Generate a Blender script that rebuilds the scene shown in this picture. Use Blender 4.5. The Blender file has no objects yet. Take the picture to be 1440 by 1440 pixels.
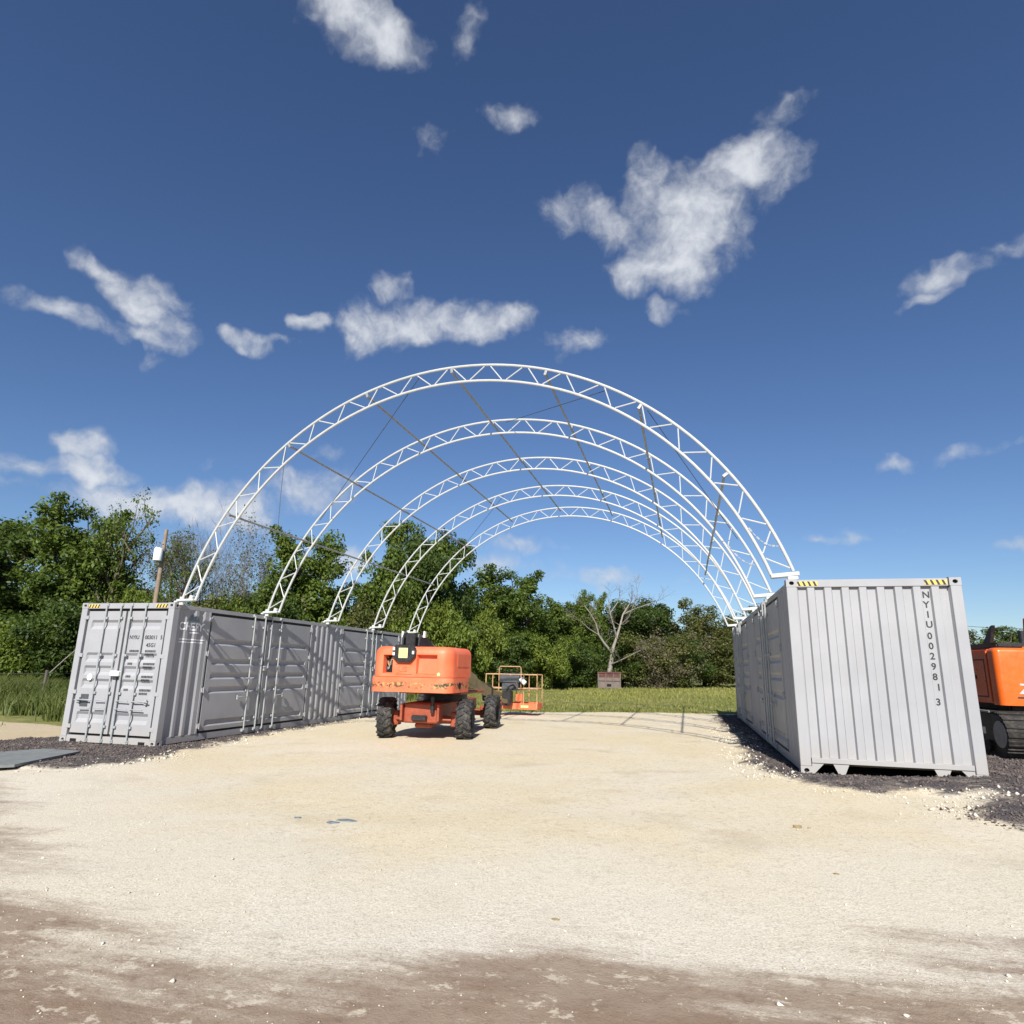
import bpy, bmesh, math, random
import numpy as np
from mathutils import Vector, Matrix
R = math.radians
sc = bpy.context.scene
COL = sc.collection

# ------------------------------------------------------------------ camera
CAM = Vector((4.3867, -11.1789, 1.4437)); YAW = R(15.0); PITCH = R(13.6045); ROLL = R(1.1644); FPX = 906.46
_r = Vector((math.cos(YAW), math.sin(YAW), 0))
_f = Vector((-math.sin(YAW)*math.cos(PITCH), math.cos(YAW)*math.cos(PITCH), math.sin(PITCH)))
_u = _r.cross(_f)
_ir = _r*math.cos(ROLL) + _u*math.sin(ROLL)
_iu = _u*math.cos(ROLL) - _r*math.sin(ROLL)
cd = bpy.data.cameras.new('camera'); cam = bpy.data.objects.new('camera', cd); COL.objects.link(cam)
M3 = Matrix((_ir, _iu, -_f)).transposed()
cam.matrix_world = Matrix.Translation(CAM) @ M3.to_4x4()
cd.sensor_width = 36; cd.lens = FPX/1440*36; cd.clip_end = 3000; cd.clip_start = 0.05
sc.camera = cam
def pdir(px, py):
    return (_f + _ir*((px-720)/FPX) + _iu*((720-py)/FPX)).normalized()
def atY(px, py, Y):
    d = pdir(px, py); return CAM + d*((Y-CAM.y)/d.y)
def atZ(px, py, Z=0.0):
    d = pdir(px, py); return CAM + d*((Z-CAM.z)/d.z)

# ------------------------------------------------------------------ sky, sun, exposure
SUN = Vector((0.5714, -3.8617, 2.896)).normalized()
EL = math.asin(SUN.z); AZ = math.atan2(SUN.x, SUN.y)
world = bpy.data.worlds.new('World'); sc.world = world; world.use_nodes = True
wn = world.node_tree; wn.nodes.clear()
def wnode(t, **k):
    n = wn.nodes.new(t)
    for a, b in k.items(): setattr(n, a, b)
    return n
sky = wnode('ShaderNodeTexSky', sky_type='NISHITA', sun_disc=False, sun_elevation=EL, sun_rotation=AZ, altitude=300, air_density=1.0, dust_density=0.25, ozone_density=5.0)
SKY_STRENGTH = 0.074
# clouds: (px, py, half width, half height, tilt in degrees, weight) in photo pixels, turned into directions on the sky
CL = [(505,28,85,42,28,1.0),(470,0,60,40,20,.9),(668,22,34,60,25,.5),(718,158,44,18,8,.56),(604,190,20,22,0,.5),(672,297,14,14,0,.35),
 (955,325,78,78,0,1.12),(1000,310,70,62,-20,1.1),(1050,235,72,42,-50,.98),(1098,160,40,30,-30,.66),(1095,250,34,60,10,.72),(840,305,70,26,22,.9),(795,285,32,34,20,.8),(940,375,80,40,0,1.0),(920,255,35,45,0,.9),
 (938,432,28,17,0,.85),(1352,378,70,20,-16,.72),(1425,345,40,18,-15,.75),(1305,415,45,14,-25,.55),
 (205,440,80,30,52,.98),(145,380,50,20,40,.8),(228,425,42,26,35,.75),(215,478,45,22,20,.85),(95,440,75,18,32,.6),(210,512,18,15,0,.6),
 (362,473,52,15,6,.85),(432,447,20,13,0,.7),(520,455,52,42,5,1.05),(610,458,80,30,4,1.05),(720,455,40,22,-5,.95),(552,405,32,20,0,.8),(660,465,60,28,0,.9),(820,476,45,22,-14,.7),(775,478,25,12,0,.55),
 (30,658,52,34,0,1.05),(125,662,80,28,4,1.1),(112,628,48,26,5,.95),(225,708,150,40,4,1.1),(330,722,80,42,0,1.0),(430,692,70,34,0,.9),(150,700,110,28,0,.9),(20,690,40,14,0,.6),(455,640,16,10,0,.5),(290,648,18,10,0,.45),
 (1270,664,20,12,0,.72),(1140,760,26,10,4,.62),(1197,758,28,14,-15,.66),(1265,734,20,9,0,.62),(1428,766,30,12,0,.85),(1390,640,60,14,-22,.4),
 (830,812,120,16,2,.55),(690,805,60,20,0,.6),(740,770,60,10,0,.35),(480,790,50,25,0,.8),(590,795,40,30,0,.6)]
tc = wnode('ShaderNodeTexCoord')
def wl(a, b): wn.links.new(a, b)
def wmath(op, a, b=None, clamp=False):
    n = wnode('ShaderNodeMath', operation=op, use_clamp=clamp)
    for i, v in enumerate((a, b)):
        if v is None: continue
        if isinstance(v, (int, float)): n.inputs[i].default_value = v
        else: wl(v, n.inputs[i])
    return n.outputs[0]
def wvec(op, a, b=None, s=None):
    n = wnode('ShaderNodeVectorMath', operation=op)
    wl(a, n.inputs[0])
    if b is not None:
        if isinstance(b, (tuple, Vector)): n.inputs[1].default_value = b
        else: wl(b, n.inputs[1])
    if s is not None: n.inputs['Scale'].default_value = s
    return n.outputs['Value' if op in ('LENGTH', 'DOT_PRODUCT') else 'Vector']
def wnoise(vec, scale, detail, rough=.55):
    n = wnode('ShaderNodeTexNoise'); n.inputs['Scale'].default_value = scale; n.inputs['Detail'].default_value = detail
    n.inputs['Roughness'].default_value = rough; wl(vec, n.inputs['Vector']); return n
D0 = tc.outputs['Generated']
w1 = wvec('SCALE', wvec('SUBTRACT', wnoise(D0, 9, 2).outputs['Color'], (.5,.5,.5)), s=.075)
w2 = wvec('SCALE', wvec('SUBTRACT', wnoise(D0, 34, 2).outputs['Color'], (.5,.5,.5)), s=.03)
DW = wvec('ADD', wvec('ADD', D0, w1), w2)
rnd = random.Random(4)
blobs = []
for (px, py, a, b, t, w) in CL:
    c = pdir(px, py); e = pdir(px+1, py)-c
    x = (_ir - c*_ir.dot(c)).normalized(); y = c.cross(x)*-1
    y = (_iu - c*_iu.dot(c) - x*_iu.dot(x)).normalized()
    ct, st = math.cos(R(-t)), math.sin(R(-t))
    k = pdir(px+1, py).angle(c)
    blobs.append((c, x*ct+y*st, y*ct-x*st, a*k*1.12, b*k*1.12, w))
for i in range(14):                                   # the same kind of sky goes on all round
    az = R(rnd.uniform(75, 285)); el = R(rnd.uniform(6, 60))
    d0 = Vector((-math.sin(YAW), math.cos(YAW), 0)); d0.rotate(Matrix.Rotation(az, 3, 'Z'))
    c = (d0*math.cos(el) + Vector((0,0,math.sin(el)))).normalized()
    x = Vector((0,0,1)).cross(c).normalized(); y = c.cross(x)
    a = rnd.uniform(.04, .13)
    blobs.append((c, x, y, a, a*rnd.uniform(.3,.6), rnd.uniform(.6,1)))
acc = None
for bi, (c, x, y, a, b, w) in enumerate(blobs):
    if bi % 6 == 0 and acc is not None:               # keeps the shader's evaluation in order (it runs out of stack otherwise)
        DW = wvec('ADD', DW, wvec('SCALE', wvec('ADD', DW, acc), s=1e-6))
    q = math.sqrt(w)                                  # parabolic mound over an ellipse (its antipode lies below the horizon)
    u = wvec('DOT_PRODUCT', DW, x*(q/a)); v = wvec('DOT_PRODUCT', DW, y*(q/b))
    n = wnode('ShaderNodeMath', operation='MULTIPLY_ADD'); wl(v, n.inputs[0]); wl(v, n.inputs[1]); wl(wmath('MULTIPLY', u, u), n.inputs[2])
    v = wmath('SUBTRACT', 1.12*w, n.outputs[0])
    if acc is None: acc = v
    else:
        n = wnode('ShaderNodeMath', operation='SMOOTH_MAX'); wl(acc, n.inputs[0]); wl(v, n.inputs[1]); n.inputs[2].default_value = .25; acc = n.outputs[0]
fb = wnoise(DW, 13, 7, .58).outputs['Fac']; fb2 = wnoise(D0, 60, 4, .6).outputs['Fac']
dens = wmath('ADD', wmath('ADD', acc, wmath('MULTIPLY', wmath('SUBTRACT', fb, .5), 3.0)), wmath('MULTIPLY', wmath('SUBTRACT', fb2, .5), .5))
dens = wmath('SUBTRACT', dens, .28)
mr = wnode('ShaderNodeMapRange', interpolation_type='SMOOTHSTEP'); wl(dens, mr.inputs[0]); mr.inputs[1].default_value = -.26; mr.inputs[2].default_value = 1.3; mr.inputs[3].default_value = 0; mr.inputs[4].default_value = .94
shade = wnode('ShaderNodeMapRange'); wl(wmath('ADD', dens, wmath('MULTIPLY', wmath('SUBTRACT', fb2, .5), .35)), shade.inputs[0]); shade.inputs[1].default_value = .2; shade.inputs[2].default_value = 1.2; shade.inputs[3].default_value = .78; shade.inputs[4].default_value = 1.0
cloudcol = wnode('ShaderNodeVectorMath', operation='SCALE'); cloudcol.inputs[0].default_value = (7.0, 7.3, 7.8); wl(shade.outputs[0], cloudcol.inputs['Scale'])
hs = wnode('ShaderNodeHueSaturation'); hs.inputs['Hue'].default_value = .506; hs.inputs['Saturation'].default_value = 1.06; hs.inputs['Value'].default_value = .95; wl(sky.outputs[0], hs.inputs['Color'])
mixc = wnode('ShaderNodeMix', data_type='RGBA'); wl(mr.outputs[0], mixc.inputs[0]); wl(hs.outputs[0], mixc.inputs[6]); wl(cloudcol.outputs[0], mixc.inputs[7])
bg = wnode('ShaderNodeBackground'); wl(mixc.outputs[2], bg.inputs[0]); bg.inputs[1].default_value = SKY_STRENGTH
world.cycles.sampling_method = 'MANUAL'; world.cycles.sample_map_resolution = 256
wo = wnode('ShaderNodeOutputWorld'); wl(bg.outputs[0], wo.inputs[0])

sd = bpy.data.lights.new('sun', 'SUN'); sd.energy = 5.0; sd.angle = R(.53); sd.color = (1, .955, .88)
sun = bpy.data.objects.new('sun', sd); COL.objects.link(sun)
sun.rotation_euler = SUN.to_track_quat('Z', 'Y').to_euler(); sun.location = (0, -30, 30)
vs = sc.view_settings; vs.view_transform = 'Standard'; vs.look = 'None'; vs.gamma = 1; vs.use_curve_mapping = False
vs.exposure = 0.55
sc.cycles.use_denoising = True
sc.cycles.max_bounces = 6; sc.cycles.transparent_max_bounces = 8

# ------------------------------------------------------------------ helpers
MATS = {}
class NT:
    """small wrapper to write node materials"""
    def __init__(s, name):
        s.m = bpy.data.materials.new(name); s.m.use_nodes = True; s.t = s.m.node_tree; s.t.nodes.clear()
        s.out = s.n('ShaderNodeOutputMaterial'); s.b = s.n('ShaderNodeBsdfPrincipled'); s.l(s.b.outputs[0], s.out.inputs[0])
        s.pos = s.n('ShaderNodeNewGeometry').outputs['Position']; s.obj = s.n('ShaderNodeTexCoord').outputs['Object']
        MATS[name] = s.m
    def n(s, t, **k):
        x = s.t.nodes.new(t)
        for a, b in k.items(): setattr(x, a, b)
        return x
    def l(s, a, b): s.t.links.new(a, b)
    def put(s, sock, v):
        if isinstance(v, bpy.types.NodeSocket): s.l(v, sock)
        elif isinstance(v, (tuple, list)) and len(v) == 3 and sock.type == 'RGBA': sock.default_value = (*v, 1)
        else: sock.default_value = v
    def noise(s, scale, detail=4, rough=.55, vec=None, out='Fac', stretch=None, dist=0):
        x = s.n('ShaderNodeTexNoise'); x.inputs['Scale'].default_value = scale; x.inputs['Detail'].default_value = detail; x.inputs['Roughness'].default_value = rough; x.inputs['Distortion'].default_value = dist
        v = vec if vec is not None else s.obj
        if stretch:
            mp = s.n('ShaderNodeMapping'); mp.inputs['Scale'].default_value = stretch[:3]
            if len(stretch) > 3: mp.inputs['Rotation'].default_value = (0, 0, stretch[3])
            s.l(v, mp.inputs[0]); v = mp.outputs[0]
        s.l(v, x.inputs['Vector']); return x.outputs[out]
    def voro(s, scale, vec=None, feature='F1', out='Distance', rand=1):
        x = s.n('ShaderNodeTexVoronoi', feature=feature); x.inputs['Scale'].default_value = scale; x.inputs['Randomness'].default_value = rand
        s.l(vec if vec is not None else s.obj, x.inputs['Vector']); return x.outputs[out]
    def ramp(s, v, a, b, lo=0., hi=1., smooth=True):
        x = s.n('ShaderNodeMapRange', interpolation_type='SMOOTHSTEP' if smooth else 'LINEAR')
        for i, q in enumerate((v, a, b, lo, hi)): s.put(x.inputs[i], q)
        return x.outputs[0]
    def math(s, op, a, b=0., c=None, clamp=False):
        x = s.n('ShaderNodeMath', operation=op, use_clamp=clamp); s.put(x.inputs[0], a); s.put(x.inputs[1], b)
        if c is not None: s.put(x.inputs[2], c)
        return x.outputs[0]
    def mix(s, f, a, b, mode='MIX'):
        x = s.n('ShaderNodeMix', data_type='RGBA', blend_type=mode); s.put(x.inputs[0], f); s.put(x.inputs[6], a); s.put(x.inputs[7], b); return x.outputs[2]
    def attr(s, name, out='Fac'):
        return s.n('ShaderNodeAttribute', attribute_name=name).outputs[out]
    def bump(s, h, strength=.3, dist=.02):
        x = s.n('ShaderNodeBump'); x.inputs['Strength'].default_value = strength; x.inputs['Distance'].default_value = dist; s.l(h, x.inputs['Height']); s.l(x.outputs[0], s.b.inputs['Normal'])
    def set(s, **k):
        for a, v in k.items(): s.put(s.b.inputs[{'col':'Base Color','rough':'Roughness','metal':'Metallic','spec':'Specular IOR Level'}[a]], v)
        return s.m

class MB:
    """mesh builder"""
    def __init__(s): s.v = []; s.f = []
    def add(s, vs, fs):
        o = len(s.v); s.v += [tuple(p) for p in vs]; s.f += [tuple(i+o for i in q) for q in fs]; return s
    def box(s, x0, x1, y0, y1, z0, z1):
        return s.add([(x0,y0,z0),(x1,y0,z0),(x1,y1,z0),(x0,y1,z0),(x0,y0,z1),(x1,y0,z1),(x1,y1,z1),(x0,y1,z1)],
                     [(0,3,2,1),(4,5,6,7),(0,1,5,4),(1,2,6,5),(2,3,7,6),(3,0,4,7)])
    def beam(s, a, b, w, h, up=(0,0,1)):
        a, b = Vector(a), Vector(b); d = (b-a).normalized(); u = Vector(up); x = d.cross(u)
        if x.length < 1e-4: x = d.cross(Vector((1,0,0)))
        x.normalize(); u = x.cross(d)
        vs = [p + x*(i*w/2) + u*(j*h/2) for p in (a, b) for i, j in ((-1,-1),(1,-1),(1,1),(-1,1))]
        return s.add(vs, [(0,1,2,3),(7,6,5,4),(0,4,5,1),(1,5,6,2),(2,6,7,3),(3,7,4,0)])
    def tube(s, pts, r, n=8, cap=True):
        pts = [Vector(p) for p in pts]; rs = r if isinstance(r, (list, tuple)) else [r]*len(pts)
        x = None; base = len(s.v)
        for i, p in enumerate(pts):
            d = (pts[min(i+1, len(pts)-1)] - pts[max(i-1, 0)]).normalized()
            if x is None:
                x = d.cross(Vector((0,0,1)))
                if x.length < 1e-3: x = d.cross(Vector((1,0,0)))
            x = (x - d*x.dot(d)).normalized(); y = d.cross(x)
            for k in range(n):
                t = 2*math.pi*k/n; s.v.append(tuple(p + (x*math.cos(t) + y*math.sin(t))*rs[i]))
        for i in range(len(pts)-1):
            for k in range(n):
                a = base+i*n+k; b = base+i*n+(k+1) % n
                s.f.append((a, b, b+n, a+n))
        if cap and n > 3:
            s.f.append(tuple(base+k for k in range(n))[::-1]); s.f.append(tuple(base+(len(pts)-1)*n+k for k in range(n)))
        return s
    def lathe(s, prof, n=24, axis='x', c=(0,0,0), closed=True):
        """prof: (offset along axis, radius)"""
        base = len(s.v); m = len(prof)
        for k in range(n):
            t = 2*math.pi*k/n
            for (h, r) in prof:
                p = (h, r*math.cos(t), r*math.sin(t)) if axis == 'x' else (r*math.cos(t), r*math.sin(t), h)
                s.v.append((p[0]+c[0], p[1]+c[1], p[2]+c[2]))
        for k in range(n):
            for i in range(m if closed else m-1):
                j = (i+1) % m; a = base+k*m+i; b = base+k*m+j; c2 = base+((k+1) % n)*m+j; d = base+((k+1) % n)*m+i
                s.f.append((a, b, c2, d))
        return s
    def prism(s, poly, a, b, axis='x'):
        """extrude a polygon given in the two other axes (in order) between a and b along axis"""
        n = len(poly)
        def P(h, q): return (h, q[0], q[1]) if axis == 'x' else ((q[0], h, q[1]) if axis == 'y' else (q[0], q[1], h))
        vs = [P(a, q) for q in poly] + [P(b, q) for q in poly]
        return s.add(vs, [tuple(range(n))[::-1], tuple(range(n, 2*n))] + [(i, (i+1) % n, n+(i+1) % n, n+i) for i in range(n)])
    def grid(s, us, ws, fn):
        o = len(s.v); nu, nw = len(us), len(ws)
        for u in us:
            for w in ws: s.v.append(tuple(fn(u, w)))
        for i in range(nu-1):
            for j in range(nw-1): s.f.append((o+i*nw+j, o+(i+1)*nw+j, o+(i+1)*nw+j+1, o+i*nw+j+1))
        return s
    def mesh(s, name, mat, bevel=0, smooth=False, mir=False, recalc=True, seg=1):
        v = [(-p[0], p[1], p[2]) for p in s.v] if mir else s.v
        me = bpy.data.meshes.new(name); me.from_pydata(v, [], s.f)
        if recalc or bevel or mir:
            bm = bmesh.new(); bm.from_mesh(me)
            if recalc: bmesh.ops.recalc_face_normals(bm, faces=bm.faces)
            if bevel:
                bmesh.ops.bevel(bm, geom=[e for e in bm.edges if e.is_manifold and e.calc_face_angle(0) > .35], offset=bevel, segments=seg, affect='EDGES', clamp_overlap=True)
            bm.to_mesh(me); bm.free()
        if smooth:
            for p in me.polygons: p.use_smooth = True
            if smooth != 'all': me.set_sharp_from_angle(angle=R(40))
        me.materials.append(MATS[mat] if isinstance(mat, str) else mat)
        return me
    def build(s, name, mat, parent=None, **k):
        return put(name, s.mesh(name, mat, **k), parent)
def put(name, me, parent=None, loc=None):
    o = bpy.data.objects.new(name, me); COL.objects.link(o)
    if parent: o.parent = parent
    if loc is not None: o.location = loc
    return o
def tag(o, label, cat, group=None):
    o['label'] = label; o['category'] = cat
    if group: o['group'] = group
    return o
def thing(name, label, cat, loc=(0,0,0), rz=0., group=None):
    o = put(name, None); o.location = loc; o.rotation_euler = (0, 0, rz); o.empty_display_size = .2
    return tag(o, label, cat, group)
def structure(o): o['kind'] = 'structure'; return o
def stuff(o, label, cat):
    o['kind'] = 'stuff'; o['label'] = label; o['category'] = cat; return o
def np_mesh(name, v, f, mat, attrs=None, smooth=False):
    """v (n,3) array, f (m,3|4) int array"""
    me = bpy.data.meshes.new(name); v = np.asarray(v, np.float32); f = np.asarray(f, np.int32); k = f.shape[1]
    me.vertices.add(len(v)); me.vertices.foreach_set('co', v.ravel())
    me.loops.add(f.size); me.loops.foreach_set('vertex_index', f.ravel())
    me.polygons.add(len(f)); me.polygons.foreach_set('loop_start', np.arange(0, f.size, k, dtype=np.int32)); me.polygons.foreach_set('loop_total', np.full(len(f), k, np.int32))
    if smooth: me.polygons.foreach_set('use_smooth', np.ones(len(f), bool))
    me.update(calc_edges=True)
    for nm, a in (attrs or {}).items():
        at = me.attributes.new(nm, 'FLOAT', 'POINT'); at.data.foreach_set('value', np.asarray(a, np.float32))
    me.materials.append(MATS[mat]); return me
def text_mesh(txt, size, mat, cuts=None, depth=None, spacing=1.0):
    """lettering as a mesh in the XY plane, cut at the x positions in cuts and laid over depth(x)"""
    cu = bpy.data.curves.new('lettering', 'FONT'); cu.body = txt; cu.size = size; cu.align_x = 'LEFT'; cu.space_character = spacing; cu.resolution_u = 3; cu.offset = size*.022
    o = bpy.data.objects.new('lettering', cu); COL.objects.link(o)
    dg = bpy.context.evaluated_depsgraph_get(); me = bpy.data.meshes.new_from_object(o.evaluated_get(dg)); bpy.data.objects.remove(o)
    bm = bmesh.new(); bm.from_mesh(me)
    for c in (cuts or []):
        bmesh.ops.bisect_plane(bm, geom=bm.verts[:]+bm.edges[:]+bm.faces[:], plane_co=(c,0,0), plane_no=(1,0,0))
    if depth:
        for v in bm.verts: v.co.z = depth(v.co.x)
    bm.to_mesh(me); bm.free(); me.materials.clear(); me.materials.append(MATS[mat]); return me

# ------------------------------------------------------------------ materials
def paint(name, col, rough=.45, var=.12, dirt=None, dirt_amt=0., scale=3., metal=0., bump=0., spec=.5):
    t = NT(name); n = t.noise(scale, 5, .6); c = t.mix(t.ramp(n, .3, .7), tuple(x*(1-var) for x in col), tuple(min(1, x*(1+var*.6)) for x in col))
    if dirt:
        d = t.math('MULTIPLY', t.ramp(t.noise(scale*2.3, 8, .7), .5-.1*dirt_amt, .72), dirt_amt); c = t.mix(d, c, dirt)
    t.set(col=c, rough=t.ramp(t.noise(scale*4, 4), .3, .7, rough-.08, rough+.1), metal=metal, spec=spec)
    if bump: t.bump(t.noise(scale*6, 3), bump, .01)
    return t.m
# container paint: grey, dusty streaks running down and a dust film low on the walls
t = NT('container_paint')
c = t.mix(t.ramp(t.noise(1.1, 4), .3, .7), (.305,.308,.325), (.342,.345,.362))
streak = t.ramp(t.noise(3, 6, .65, stretch=(7, 7, .35)), .52, .78)
c = t.mix(t.math('MULTIPLY', streak, .22), c, (.25,.245,.24))
zz = t.n('ShaderNodeSeparateXYZ'); t.l(t.obj, zz.inputs[0])
dust = t.math('MULTIPLY', t.ramp(t.math('ADD', zz.outputs[2], t.math('MULTIPLY', t.noise(4, 6, .7), .9)), 1.05, .35), .5)
c = t.mix(dust, c, (.38,.345,.29)); c = t.mix(t.ramp(t.noise(22, 5, .8), .70, .78, 0, .35), c, (.16,.15,.135))
t.set(col=c, rough=t.ramp(t.noise(5, 4), .3, .7, .52, .68), spec=.3); t.bump(t.noise(2.2, 3, .5), .22, .02)
paint('rod_steel', (.34,.36,.365), .4, .1, (.3,.27,.24), .4, 8)
paint('rubber_seal', (.012,.012,.013), .7, .2)
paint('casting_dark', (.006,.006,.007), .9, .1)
paint('sticker_white', (.78,.78,.76), .5, .05, (.5,.47,.42), .4, 9)
paint('marking_black', (.025,.025,.03), .6, .2, scale=20)
paint('marking_white', (.85,.86,.88), .6, .08, scale=20)
paint('hazard_yellow', (.72,.50,.10), .5, .1, scale=12)
paint('truss_white', (.50,.515,.51), .38, .06, (.45,.44,.42), .35, 5)
paint('galvanised', (.30,.31,.32), .42, .15, metal=.3, scale=9)
paint('wire_dark', (.05,.05,.055), .6, .1)
paint('lift_dark_orange', (.30,.055,.02), .55, .2, (.16,.10,.07), .6, 6)
paint('black_steel', (.014,.014,.016), .45, .2, (.06,.055,.05), .5, 8)
paint('label_yellow', (.75,.66,.28), .5, .06, scale=14)
paint('boom_tan', (.30,.23,.115), .5, .15, (.16,.12,.07), .6, 6)
paint('rail_tan', (.46,.27,.14), .55, .15, (.3,.2,.13), .5, 8)
paint('console_grey', (.07,.075,.082), .6, .15, scale=8)
paint('rim_grey', (.50,.49,.47), .5, .12, (.3,.25,.2), .7, 7)
paint('excavator_orange', (.72,.125,.012), .34, .06, (.45,.12,.03), .25, 3)
paint('track_rubber', (.018,.017,.016), .8, .2, (.10,.08,.06), .6, 7)
paint('glass_dark', (.02,.03,.035), .08, .1)
t = NT('tyre_rubber'); d = t.ramp(t.noise(9, 6, .7), .45, .7)
t.set(col=t.mix(d, (.022,.022,.023), (.10,.09,.075)), rough=.85); t.bump(t.noise(60, 3), .3, .005)
# lift orange: faded pinkish paint
t = NT('lift_orange'); c = t.mix(t.ramp(t.noise(2.2, 5), .3, .7), (.76,.135,.05), (.82,.19,.09)); c = t.mix(t.ramp(t.noise(16, 7, .75), .62, .74, 0, .55), c, (.34,.13,.06)); t.set(col=c, rough=.5)
# the knocked counterweight: paint flaked off in patches along the band
t = NT('lift_orange_chipped'); c = t.mix(t.ramp(t.noise(2.2, 5), .3, .7), (.76,.14,.055), (.82,.195,.095))
sz = t.n('ShaderNodeSeparateXYZ'); t.l(t.obj, sz.inputs[0])
band = t.math('MULTIPLY', t.ramp(sz.outputs[2], .06, .12), t.ramp(sz.outputs[2], .25, .19))
patch = t.math('ADD', t.noise(5.5, 7, .68, dist=1.2, stretch=(1, 1, 1.6)), t.math('MULTIPLY', t.noise(19, 5, .7), .22))
ch = t.math('MULTIPLY', t.ramp(patch, .585, .625), band)
c = t.mix(ch, c, t.mix(t.ramp(t.noise(14, 4), .45, .6), (.07,.04,.028), (.42,.30,.10))); t.set(col=c, rough=t.ramp(ch, 0, 1, .5, .8))
paint('bark', (.13,.10,.075), .9, .35, scale=5, bump=.6)
paint('bark_pale', (.27,.245,.21), .85, .25, (.2,.17,.14), .6, 4)
paint('twig_grey', (.19,.16,.135), .9, .25, scale=5)
paint('pole_wood', (.25,.19,.135), .85, .2, scale=4, bump=.4)
paint('transformer_white', (.72,.74,.75), .45, .05)
paint('post_wood', (.12,.10,.085), .9, .25, scale=8)
paint('shed_metal', (.135,.115,.10), .7, .25, (.17,.09,.06), .7, 2.5)
paint('shed_rust', (.095,.03,.024), .8, .3, (.12,.10,.085), .5, 4)
paint('mat_grey', (.17,.185,.185), .7, .12, (.3,.27,.22), .5, 3)
paint('scrap_blue', (.13,.17,.21), .6, .2, (.4,.36,.28), .5, 12)
paint('wood_scrap', (.26,.20,.11), .85, .25, scale=12)
paint('concrete_light', (.42,.40,.36), .85, .15, scale=6)
def leaf_mat(name, a, b, trans=.32):
    t = NT(name); oi = t.n('ShaderNodeObjectInfo').outputs['Random']
    f = t.math('ADD', t.math('MULTIPLY', t.attr('tint'), .75), t.math('MULTIPLY', oi, .25))
    c = t.mix(f, a, b); t.set(col=c, rough=.5, spec=.25)
    tr = t.n('ShaderNodeBsdfTranslucent'); t.l(t.mix(.35, c, (.30,.42,.05)), tr.inputs[0])
    ms = t.n('ShaderNodeMixShader'); ms.inputs[0].default_value = trans; t.l(t.b.outputs[0], ms.inputs[1]); t.l(tr.outputs[0], ms.inputs[2]); t.l(ms.outputs[0], t.out.inputs[0])
    return t.m
leaf_mat('leaf_green', (.040,.070,.013), (.150,.205,.036))
leaf_mat('leaf_dark', (.028,.052,.013), (.095,.138,.030))
leaf_mat('leaf_bright', (.062,.105,.015), (.20,.245,.042))
leaf_mat('leaf_olive', (.055,.066,.018), (.150,.152,.048))
leaf_mat('leaf_dry', (.085,.078,.042), (.18,.155,.095), .2)
leaf_mat('grass_blade', (.105,.140,.028), (.30,.29,.085), .3)
leaf_mat('grass_tall', (.055,.085,.020), (.155,.175,.05), .3)
def stone_mat(name, a, b):
    t = NT(name); t.set(col=t.mix(t.attr('tint'), a, b), rough=.9)
stone_mat('stone_dark', (.034,.028,.027), (.17,.135,.122))
stone_mat('stone_pale', (.45,.40,.31), (.72,.67,.58))

# ------------------------------------------------------------------ ground
def gz0(x, y):
    s = np.clip((np.asarray(x, float)+6.0)/12.0, 0, 1); s = s*s*(3-2*s)*.55 + s*.45
    return -.247 + .247*s
def poly_sd(x, y, P):
    """signed distance to a polygon, positive inside"""
    P = np.asarray(P, float); d = np.full(x.shape, 1e9); ins = np.zeros(x.shape, bool)
    for i in range(len(P)):
        a, b = P[i], P[(i+1) % len(P)]; e = b-a
        t = np.clip(((x-a[0])*e[0]+(y-a[1])*e[1])/(e@e), 0, 1)
        d = np.minimum(d, np.hypot(x-a[0]-t*e[0], y-a[1]-t*e[1]))
        cond = (a[1] > y) != (b[1] > y)
        with np.errstate(divide='ignore', invalid='ignore'):
            xi = a[0]+(y-a[1])*e[0]/(e[1] if abs(e[1]) > 1e-9 else 1e-9)
        ins ^= cond & (x < xi)
    return np.where(ins, d, -d)
GRAVEL_L = [(-9.6,-1.3),(-8.2,-2.3),(-5.9,-2.85),(-5.0,-2.45),(-4.6,-1.8),(-4.95,-.3),(-5.3,1.5),(-5.5,4),(-5.65,8),(-5.75,13.2),(-8.8,13.2),(-8.9,1),(-9.6,.4)]
GRAVEL_R = [(5.15,13.2),(5.3,6),(5.32,3),(5.25,.8),(5.45,-.4),(5.9,-1.2),(6.6,-1.6),(7.35,-1.6),(7.8,-1.6),(7.35,-2.3),(7.15,-3.0),(7.6,-3.45),(9,-3.6),(14,-3.4),(30,-4),(30,22),(13,22),(9,13.6)]
PAD = [(-6.2,13.9),(6.6,14.25),(6.6,.5),(12,.5),(40,-1),(40,-30),(-40,-30),(-40,5.0),(-13,3.2),(-9.5,2.6),(-7,2.6)]
DIRT = [(-30,-3.2),(-8,-2.9),(-5.2,-3.4),(-2.4,-5.6),(-.4,-7.1),(1.2,-7.75),(2.4,-7.95),(3.0,-7.7),(3.4,-7.2),(4.1,-7.15),(4.9,-7.15),(5.6,-6.8),(6.2,-6.5),(9,-5.6),(30,-5),(30,-40),(-30,-40)]
def dense(a, b, s, lo, hi):
    out = list(np.arange(a, b+1e-6, s)); st = s
    x = a
    left = []
    while x > lo: st *= 1.22; x -= st; left.append(x)
    st = s; x = b; right = []
    while x < hi: st *= 1.22; x += st; right.append(x)
    return np.array(left[::-1]+out+right)
gx = dense(-12, 13, .11, -900, 900); gy = dense(-10.5, 15, .11, -300, 1500)
X, Y = np.meshgrid(gx, gy, indexing='ij')
rs = np.random.RandomState(3)
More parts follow.
